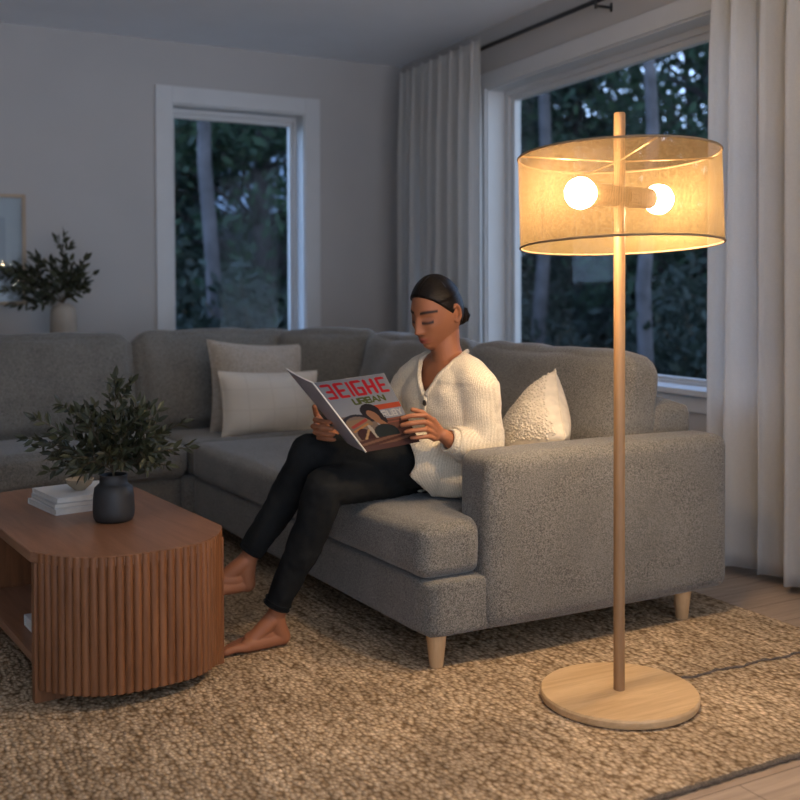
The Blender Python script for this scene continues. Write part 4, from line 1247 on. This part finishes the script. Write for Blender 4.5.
for c, d, rr in ((V((1.813, 2.906, 0.704)), V((-0.93, -0.07, 0.33)), 0.040), (V((1.563, 3.231, 0.693)), V((-0.83, -0.55, 0.18)), 0.040)):
    d.normalize(); s1 = d.orthogonal().normalized(); s2 = d.cross(s1)
    bm = bmesh.new()
    n = 72; rings = []
    for q, (t, r) in enumerate(((0.020, rr * 0.82), (0.022, rr * 0.96), (0.010, rr * 1.08), (-0.020, rr * 1.22), (-0.050, rr * 1.34), (-0.050, rr * 1.1), (0.01, rr * 0.84))):
        rings.append([bm.verts.new(c - PO + d * t + (s1 * math.cos(2 * PI * k / n) + s2 * math.sin(2 * PI * k / n)) * (r + (0.0013 if k % 3 == 0 and q < 4 else 0))) for k in range(n)])
    for a, b_ in zip(rings, rings[1:] + rings[:1]):
        for k in range(n): bm.faces.new((a[k], a[(k + 1) % n], b_[(k + 1) % n], b_[k]))
    obj('cuff', bm, M['knit'], card_)

# ---------------------------------------------------------------- the magazine she holds
S1, S2, T1, B1 = V((1.333, 2.992, 0.920)), V((1.482, 2.905, 0.694)), V((1.537, 2.881, 0.952)), V((1.690, 2.914, 0.712))
LT, LBt = V((1.312, 3.170, 0.955)), V((1.491, 3.067, 0.703))
MO = (S1 + S2) / 2
mag = thing('magazine', 'open glossy magazine with red masthead held by the reading woman', 'magazine', MO)
def patch(a, b_, c, d, bul, off, nu, nv, vdir):
    """a spine top, b spine bottom, c outer top, d outer bottom -> grid of points; outward normal is towards the viewer side"""
    n = ((c - a).cross(b_ - a)).normalized()
    if n.dot(vdir) < 0: n = -n
    G_ = []
    for j in range(nv + 1):
        row = []
        for i in range(nu + 1):
            u, v = i / nu, j / nv
            p = (a * (1 - u) + c * u) * (1 - v) + (b_ * (1 - u) + d * u) * v
            p = p + n * (bul * math.sin(PI * min(1, u * 1.0)) ** 0.8 * (1 - 0.5 * v) + off)
            row.append(p)
        G_.append(row)
    return G_
VD = V((-0.5, -0.85, -0.1))
def sheet(name, args, t, mat, art=None, nu=24, nv=24):
    bm = bmesh.new()
    G0 = patch(*args, 0.0, nu, nv, VD); G1 = patch(*args, -t, nu, nv, VD)
    A = [[bm.verts.new(p - MO) for p in r] for r in G0]; B = [[bm.verts.new(p - MO) for p in r] for r in G1]
    for j in range(nv):
        for i in range(nu):
            bm.faces.new((A[j][i], A[j][i + 1], A[j + 1][i + 1], A[j + 1][i])); bm.faces.new((B[j][i], B[j + 1][i], B[j + 1][i + 1], B[j][i + 1]))
    for i in range(nu):
        for j in (0, nv): bm.faces.new((A[j][i], A[j][i + 1], B[j][i + 1], B[j][i]))
    for j in range(nv):
        for i in (0, nu): bm.faces.new((A[j][i], A[j + 1][i], B[j + 1][i], B[j][i]))
    bmesh.ops.recalc_face_normals(bm, faces=bm.faces[:])
    bm.verts.index_update()
    me = bpy.data.meshes.new(name); bm.to_mesh(me); bm.free()
    me.polygons.foreach_set('use_smooth', [True] * len(me.polygons)); me.set_sharp_from_angle(angle=0.7)
    if art:
        at = me.color_attributes.new('print', 'FLOAT_COLOR', 'POINT')
        cc = np.full((len(me.vertices), 4), 0.6, dtype=np.float32)
        k = 0
        for j in range(nv + 1):
            for i in range(nu + 1):
                cc[k, :3] = [q_ * 0.48 for q_ in art(i / nu, j / nv)]; k += 1
        at.data.foreach_set('color', cc.ravel())
    return link(me, name, mat, mag)
def seg_d(px_, py_, x0, y0, x1, y1):
    dx, dy = x1 - x0, y1 - y0; L2_ = dx * dx + dy * dy
    t = max(0, min(1, ((px_ - x0) * dx + (py_ - y0) * dy) / L2_)) if L2_ > 0 else 0
    return math.hypot(px_ - x0 - dx * t, py_ - y0 - dy * t)
GL = {  # strokes in a unit box, y down
 'Ǝ': [(0, 0, 1, 0), (1, 0, 1, 1), (1, 1, 0, 1), (0.25, 0.5, 1, 0.5)], 'E': [(1, 0, 0, 0), (0, 0, 0, 1), (0, 1, 1, 1), (0, 0.5, 0.8, 0.5)],
 'I': [(0.5, 0, 0.5, 1)], 'G': [(1, 0, 0, 0), (0, 0, 0, 1), (0, 1, 1, 1), (1, 1, 1, 0.5), (1, 0.5, 0.55, 0.5)], 'H': [(0, 0, 0, 1), (1, 0, 1, 1), (0, 0.5, 1, 0.5)],
 'U': [(0, 0, 0, 1), (0, 1, 1, 1), (1, 1, 1, 0)], 'R': [(0, 1, 0, 0), (0, 0, 1, 0), (1, 0, 1, 0.5), (1, 0.5, 0, 0.5), (0.3, 0.5, 1, 1)], 'B': [(0, 0, 0, 1), (0, 0, .9, 0), (.9, 0, .9, 1), (0, .5, .9, .5), (0, 1, .9, 1)],
 'A': [(0, 1, 0.5, 0), (0.5, 0, 1, 1), (0.2, 0.6, 0.8, 0.6)], 'N': [(0, 1, 0, 0), (0, 0, 1, 1), (1, 1, 1, 0)], 'Y': [(0, 0, .5, .5), (1, 0, .5, .5), (.5, .5, .5, 1)]}
WORDS = [("ƎEIGHE", [(0.07, 0.175), (0.25, 0.355), (0.40, 0.45), (0.49, 0.60), (0.67, 0.77), (0.845, 0.935)], 0.06, 0.235, 0.024, (0.62, 0.02, 0.03)),
         ("URBAN", [(0.36, 0.43), (0.455, 0.53), (0.55, 0.62), (0.64, 0.72), (0.745, 0.82)], 0.285, 0.355, 0.013, (0.10, 0.12, 0.02)),
         ("RUBY", [(0.66, 0.72), (0.745, 0.80), (0.825, 0.88), (0.905, 0.96)], 0.50, 0.575, 0.010, (0.62, 0.60, 0.56))]
def art(u, v):
    c = (0.34, 0.35, 0.37)
    if v > 0.50 and u < 0.5: c = (0.22, 0.16, 0.12)
    # car-like dark arc at the left
    r = math.hypot((u - 0.22) / 0.24, (v - 0.63) / 0.13)
    if v < 0.62 and 0.85 < r < 1.08: c = (0.03, 0.025, 0.03)
    if v < 0.66 and r < 0.85 and v > 0.56: c = (0.30, 0.19, 0.10)
    if seg_d(u, v, 0.08, 0.66, 0.36, 0.58) < 0.018: c = (0.42, 0.06, 0.04)
    if seg_d(u, v, 0.06, 0.72, 0.34, 0.64) < 0.012: c = (0.50, 0.22, 0.06)
    if math.hypot((u - 0.20) / 0.13, (v - 0.80) / 0.11) < 1: c = (0.05, 0.015, 0.012)
    if seg_d(u, v, 0.05, 0.93, 0.30, 0.72) < 0.014 or seg_d(u, v, 0.42, 0.84, 0.60, 0.80) < 0.012: c = (0.50, 0.30, 0.14)
    if seg_d(u, v, 0.34, 0.68, 0.37, 0.86) < 0.028: c = (0.50, 0.42, 0.32)
    # orange banner
    if u > 0.56 and 0.40 < v < 0.475: c = (0.55, 0.09, 0.035)
    # portrait: hair, face, neck, dark top
    if math.hypot((u - 0.50) / 0.15, (v - 0.49) / 0.12) < 1: c = (0.025, 0.018, 0.018)
    if math.hypot((u - 0.60) / 0.08, (v - 0.60) / 0.10) < 1: c = (0.025, 0.018, 0.018)
    if math.hypot((u - 0.505 - 0.4 * (v - 0.54)) / 0.072, (v - 0.545) / 0.085) < 1: c = (0.36, 0.17, 0.09)
    if seg_d(u, v, 0.52, 0.60, 0.60, 0.68) < 0.042: c = (0.36, 0.17, 0.08)
    if math.hypot((u - 0.56) / 0.20, (v - 0.79) / 0.12) < 1 and v > 0.67: c = (0.02, 0.025, 0.022)
    if seg_d(u, v, 0.66, 0.66, 0.95, 0.66) < 0.010 or seg_d(u, v, 0.68, 0.62, 0.92, 0.62) < 0.008: c = (0.30, 0.10, 0.06)
    if u > 0.62 and v > 0.60 and c == (0.34, 0.35, 0.37): c = (0.17, 0.07, 0.045)
    if v > 0.84:
        s_ = math.sin((v + 0.10 * u) * 95)
        c = (0.08, 0.03, 0.02) if s_ > 0 else (0.20, 0.10, 0.06)
    if v > 0.93: c = (0.09, 0.04, 0.035)
    for word, xs, y0, y1, wd, col in WORDS:
        if y0 - wd < v < y1 + wd:
            for ch, (x0, x1) in zip(word, xs):
                if x0 - wd < u < x1 + wd:
                    for (a, b_, c2, d2) in GL[ch]:
                        if seg_d(u * 0.78, v, (x0 + (x1 - x0) * a) * 0.78, y0 + (y1 - y0) * b_, (x0 + (x1 - x0) * c2) * 0.78, y0 + (y1 - y0) * d2) < wd * 0.72: c = col
    if u < 0.02: c = (0.55, 0.48, 0.36)
    return c
m, nt, b = newmat('printed_cover')
vc = nt.nodes.new('ShaderNodeVertexColor'); vc.layer_name = 'print'
nt.links.new(vc.outputs[0], b.inputs['Base Color']); b.inputs['Roughness'].default_value = 0.5; b.inputs['Specular IOR Level'].default_value = 0.12
M['cover'] = m
sheet('front_cover', (S1, S2, T1, B1, 0.010), 0.0006, M['cover'], art, 100, 140)
sheet('pages', (S1, S2, T1 - (T1 - S1) * 0.006, B1, 0.0090), 0.0045, M['paper'])
sheet('back_cover', (S1 + V((-.001, 0.001, 0)), S2 + V((-.001, 0.001, 0)), LT, LBt, 0.004), 0.0006, M['backcover'])
sheet('pages', (S1 + V((-.001, 0.001, 0)), S2 + V((-.001, 0.001, 0)), LT, LBt, 0.0030), 0.0045, M['paper'])
bm = bmesh.new(); tube(bm, [S1 - MO, (S1 + S2) / 2 - MO, S2 - MO], 0.0028, 8); obj('spine', bm, M['paper'], mag)
# ---------------------------------------------------------------- pendant behind the viewer, mirrored in the picture glass
pend = thing('pendant_lamp', 'cluster of small warm bulbs mirrored in the picture glass at the left edge', 'pendant lamp', (2.05, -1.0, ZC))
bm = bmesh.new(); lathe(bm, [(0, 0), (0.06, 0), (0.055, -0.02), (0.0, -0.022)], 24); obj('ceiling_rose', bm, M['black'], pend)
rnd = random.Random(4)
for k in range(14):
    x, y, zz = rnd.uniform(-0.30, 0.22), rnd.uniform(-0.15, 0.15), -1.43 + rnd.uniform(-0.17, 0.17)
    bm = bmesh.new(); tube(bm, [(0.01 * math.cos(k), 0.01 * math.sin(k), -0.02), (x * 0.6, y * 0.6, -0.5), (x, y, zz + 0.03)], 0.002, 5); obj('wire', bm, M['black'], pend)
    bm = bmesh.new(); bmesh.ops.create_uvsphere(bm, u_segments=16, v_segments=10, radius=0.019, matrix=Matrix.Translation((x, y, zz))); obj('light_bulb', bm, M['glow'], pend)

# ---------------------------------------------------------------- the wood outside
bm = bmesh.new()
G = 40
gv = {}
for i in range(G + 1):
    for j in range(G + 1):
        x = -30 + 80 * i / G; y = -1.5 + 56.5 * j / G
        out_ = max(0, max(x - 5, y - 8, -x - 4, -y - 3.5))
        zz = -0.35 + 0.04 * out_ + 0.5 * mnoise.noise(Vector((x * 0.15, y * 0.15, 0))) * min(1, out_ / 6)
        gv[i, j] = bm.verts.new((x, y, zz))
for i in range(G):
    for j in range(G): bm.faces.new((gv[i, j], gv[i + 1, j], gv[i + 1, j + 1], gv[i, j + 1]))
struct(obj('ground', bm, M['earth']))
def gz(x, y):
    out_ = max(0, max(x - 5, y - 8, -x - 4, -y - 3.5))
    return -0.35 + 0.04 * out_ + 0.5 * mnoise.noise(Vector((x * 0.15, y * 0.15, 0))) * min(1, out_ / 6) - 0.05

def card(bm, p, size, rnd, mi=1, flat=0.0):
    a = Vector((rnd.gauss(0, 1), rnd.gauss(0, 1), rnd.gauss(0, 1) * (1 - flat))).normalized()
    b_ = a.cross(Vector((rnd.gauss(0, 1), rnd.gauss(0, 1), rnd.gauss(0, 1)))).normalized()
    s = size * rnd.uniform(0.6, 1.3)
    vs = [bm.verts.new(p + a * s * x + b_ * s * 0.45 * y) for x, y in ((-1, 0), (0, -1), (1, 0), (0, 1))]
    f = bm.faces.new(vs); f.material_index = mi
def broad_mesh(seed, H, R, z0, clumps, per, size, trunk, barkm, leafm):
    rnd = random.Random(seed); bm = bmesh.new()
    lean = Vector((rnd.uniform(-.02, .02), rnd.uniform(-.02, .02), 0))
    pts = [Vector((0.05 * math.sin(k * 1.3 + seed), 0.05 * math.cos(k * 1.7), H * k / 12)) + lean * H * k / 12 for k in range(13)]
    tube(bm, pts, [trunk * (1 - 0.75 * k / 12) for k in range(13)], 10)
    for c in range(clumps):
        a = rnd.uniform(0, 6.28); hz = rnd.uniform(z0, H); rr = R * math.sqrt(rnd.uniform(0.03, 1)) * (1 - 0.55 * ((hz - z0) / (H - z0)) ** 1.5)
        cc = Vector((rr * math.cos(a), rr * math.sin(a), hz))
        base = pts[min(12, int(max(0, hz - 0.3 * rr) / H * 12))]
        if rr > 0.3: tube(bm, [base, base.lerp(cc, 0.5) + Vector((0, 0, 0.1)), cc], [0.025, 0.016, 0.006], 4, cap=False)
        cr = rnd.uniform(0.35, 0.75)
        for q in range(per):
            p = cc + Vector((rnd.gauss(0, 1), rnd.gauss(0, 1), rnd.gauss(0, 0.6))) * cr * 0.5
            card(bm, p, size, rnd)
    me = bpy.data.meshes.new('tree'); bm.to_mesh(me); bm.free()
    me.materials.append(M[barkm]); me.materials.append(M[leafm])
    return me
def conifer_mesh(seed, H, R, z0):
    rnd = random.Random(seed); bm = bmesh.new()
    pts = [Vector((0.04 * math.sin(k * 1.1 + seed), 0.04 * math.cos(k), H * k / 10)) for k in range(11)]
    tube(bm, pts, [0.19 * (1 - 0.85 * k / 10) for k in range(11)], 10)
    z = z0
    while z < H - 0.2:
        f = 1 - (z - z0) / (H - z0); rr = R * (0.15 + 0.85 * f)
        for b in range(8):
            a = rnd.uniform(0, 6.28); d = Vector((math.cos(a), math.sin(a), 0)); L = rr * rnd.uniform(0.7, 1.1)
            br = [Vector((0, 0, z)) + d * L * t + Vector((0, 0, -0.35 * L * t * t + 0.1 * t)) for t in (0, 0.5, 1)]
            tube(bm, br, [0.02, 0.012, 0.004], 4, cap=False)
            for q in range(int(22 * L) + 6):
                t = rnd.uniform(0.15, 1); p = br[0].lerp(br[2], t) + Vector((rnd.gauss(0, .12), rnd.gauss(0, .12), rnd.uniform(-0.22, 0.04))) * (0.5 + t)
                card(bm, p, 0.13, rnd, 1)
        z += rnd.uniform(0.28, 0.42)
    me = bpy.data.meshes.new('tree'); bm.to_mesh(me); bm.free()
    me.materials.append(M['pine']); me.materials.append(M['needle'])
    return me
kinds = {
 'birch': broad_mesh(1, 12, 2.0, 7.0, 50, 60, 0.085, 0.105, 'birch', 'forestleaf'),
 'broad': broad_mesh(2, 9, 2.5, 0.9, 150, 60, 0.10, 0.15, 'pine', 'forestleaf'),
 'sparse': broad_mesh(9, 9, 2.6, 0.9, 200, 50, 0.11, 0.12, 'pine', 'forestleaf'),
 'conifer': conifer_mesh(3, 11, 2.0, 1.0),
 'pine': conifer_mesh(6, 15, 2.3, 5.0),
}
def polar(az, d): return (d * math.sin(L_(az)), d * math.cos(L_(az)))
def tree(kind, az, d, rz, s, label, cat='tree', group=None):
    x, y = polar(az, d)
    o = bpy.data.objects.new({'birch': 'birch_tree', 'sparse': 'leafy_tree', 'broad': 'leafy_tree', 'conifer': 'conifer', 'pine': 'pine_tree'}[kind], kinds[kind]); COL.objects.link(o)
    o.location = (x, y, gz(x, y)); o.rotation_euler = (0, 0, rz); o.scale = (s, s, s)
    tag(o, label, cat, group)
T = [
 ('birch', 18.55, 12.5, 0.3, 1.0, 'pale birch trunk standing in the left half of the far window'),
 ('broad', 21.3, 15.0, 1.0, 1.0, 'leafy green tree filling the right half of the far window'),
 ('conifer', 16.0, 16.0, 2.0, 1.0, 'dark conifer at the left side of the far window, behind the birch'),
 ('birch', 36.3, 13.5, 2.6, 0.95, 'grey-white birch trunk at the left side of the big window, beside the shade'),
 ('birch', 42.0, 10.8, 4.1, 0.8, 'slim pale birch trunk right of the lamp pole in the big window'),
 ('conifer', 38.3, 19.0, 1.2, 0.85, 'dark conifer behind the lamp pole in the big window'),
 ('sparse', 45.2, 15.0, 0.2, 0.9, 'bushy green tree near the right curtain in the big window'),
]
for a in T: tree(*a)
back = [('conifer', 13, 24, 0.1, 1.2), ('broad', 18.5, 25, 2.4, 1.25), ('conifer', 23.5, 22, 3.1, 1.15), ('conifer', 28, 22, 5, 1.1), ('broad', 33, 20, 0.7, 1.1), ('conifer', 36.6, 25, 1.9, 1.3),
        ('broad', 42.0, 27, 3.3, 0.55), ('sparse', 44.0, 20, 0.6, 1.0), ('conifer', 50, 20, 2.2, 1.1), ('broad', 56, 21, 4.5, 1.1), ('conifer', 8, 22, 1.4, 1.1), ('pine', 20.4, 30, 0.5, 1.3), ('conifer', 34.8, 32, 4.4, 1.6), ('conifer', 16.2, 33, 2.0, 1.6), ('broad', 48.5, 30, 1.0, 1.3)]
for k, (kd, az, d, rz, s) in enumerate(back):
    tree(kd, az, d, rz, s, 'dim tree farther back in the dusky wood outside the windows', group='background trees of the wood')
# undergrowth
def shrub_mesh(seed):
    rnd = random.Random(seed); bm = bmesh.new()
    for k in range(9):
        a = rnd.uniform(0, 6.28); e = Vector((math.cos(a) * rnd.uniform(0.2, 0.8), math.sin(a) * rnd.uniform(0.2, 0.8), rnd.uniform(0.7, 1.5)))
        tube(bm, [Vector((0, 0, 0)), e * 0.5 + Vector((0, 0, 0.15)), e], [0.02, 0.012, 0.004], 5)
        for q in range(160):
            t = rnd.uniform(0.25, 1.05); p = e * t + Vector((rnd.gauss(0, .2), rnd.gauss(0, .2), rnd.gauss(0, .16)))
            card(bm, p, 0.075, rnd, 1)
    me = bpy.data.meshes.new('shrub'); bm.to_mesh(me); bm.free()
    me.materials.append(M['bark']); me.materials.append(M['shrubleaf']); return me
sm = shrub_mesh(4)
for k in range(16):
    az = [14, 16.5, 18.8, 20.9, 23, 34, 36.2, 38.2, 40.2, 42.2, 44, 46, 48.5, 28, 26, 31][k]; d = 11.5 + (k * 37 % 11) * 0.5
    x, y = polar(az, d); o = bpy.data.objects.new('shrub', sm); COL.objects.link(o)
    s = 0.8 + (k * 13 % 7) * 0.09
    o.location = (x, y, gz(x, y)); o.rotation_euler = (0, 0, k * 1.3); o.scale = (s, s, s)
    tag(o, 'dark leafy shrub in the undergrowth outside the windows', 'shrub', 'undergrowth shrubs outside')
# small shed whose pale roof shows between the trees
sx, sy = polar(21.4, 19.0)
shed = thing('shed', 'small shed with a pale roof between the trees behind the far window', 'shed', (sx, sy, gz(sx, sy)), L_(-60))
bm = bmesh.new(); box(bm, -0.8, 0.8, -0.7, 0.7, 0, 2.5); obj('wall', bm, M['shedwall'], shed, smooth=False)
bm = bmesh.new()
for s in (-1, 1):
    vs = [bm.verts.new(p) for p in ((-0.9, 0, 3.55), (0.9, 0, 3.55), (0.9, s * 0.85, 2.5), (-0.9, s * 0.85, 2.5), (-0.9, 0, 3.50), (0.9, 0, 3.50), (0.9, s * 0.85, 2.45), (-0.9, s * 0.85, 2.45))]
    for f in ((0, 1, 2, 3), (4, 5, 6, 7), (0, 1, 5, 4), (2, 3, 7, 6), (0, 3, 7, 4), (1, 2, 6, 5)): bm.faces.new([vs[i] for i in f])
obj('roof', bm, M['metalroof'], shed, smooth=False)

# ---------------------------------------------------------------- dusk sky, camera
w = bpy.data.worlds.new('dusk'); sc.world = w; w.use_nodes = True
nt = w.node_tree; bg = nt.nodes['Background']
tc = nt.nodes.new('ShaderNodeTexCoord'); sp = nt.nodes.new('ShaderNodeSeparateXYZ'); nt.links.new(tc.outputs['Generated'], sp.inputs[0])
cr = ramp(nt, sp.outputs[2], [(0.42, 0.58, 0.86), (0.36, 0.53, 0.88), (0.22, 0.36, 0.72)], [0.0, 0.35, 1.0])
# behind the viewer an added fill replaces the sky, to light the room
back_fill = ramp(nt, math_(nt, 'ADD', math_(nt, 'MULTIPLY', sp.outputs[1], -0.5), 0.5), [(0, 0, 0), (1, 1, 1)], [0.45, 0.95])
# above the horizon a dim fill, below it a stronger added one for the ceiling
low = ramp(nt, math_(nt, 'ADD', sp.outputs[2], 0.5), [(0.70 * FILL_LOW, 0.82 * FILL_LOW, 1.06 * FILL_LOW), (0.72 * FILL_HIGH, 0.87 * FILL_HIGH, 1.12 * FILL_HIGH)], [0.47, 0.53])
crs = mix(nt, cr, (SKY, SKY, SKY), 1.0, 'MULTIPLY')
nt.links.new(mix(nt, crs, low, back_fill), bg.inputs[0]); bg.inputs[1].default_value = 1.0
cam = bpy.data.cameras.new('camera'); co = bpy.data.objects.new('camera', cam); COL.objects.link(co)
co.location = (-0.0574, -0.1604, 1.2208)
co.matrix_world = Matrix.Translation(co.location) @ (Matrix.Rotation(-0.4982, 4, 'Z') @ Matrix.Rotation(PI / 2 - 0.02, 4, 'X') @ Matrix.Rotation(-0.0034, 4, 'Z'))
cam.shift_y = -88.29 / 800
cam.sensor_width = 36; cam.lens = 1052.79 / 800 * 36; cam.clip_start = 0.05; cam.clip_end = 300
cam.dof.use_dof = True; cam.dof.focus_distance = 3.3; cam.dof.aperture_fstop = 2.4
sc.camera = co
vs = sc.view_settings; vs.view_transform = 'Standard'; vs.look = 'None'; vs.gamma = 1; vs.use_curve_mapping = False; vs.exposure = EXPO
sc.cycles.use_denoising = True
sc.cycles.max_bounces = 10; sc.cycles.transparent_max_bounces = 24; sc.cycles.diffuse_bounces = 5
sc.cycles.sample_clamp_indirect = 6.0
sc.cycles.caustics_reflective = False; sc.cycles.caustics_refractive = False
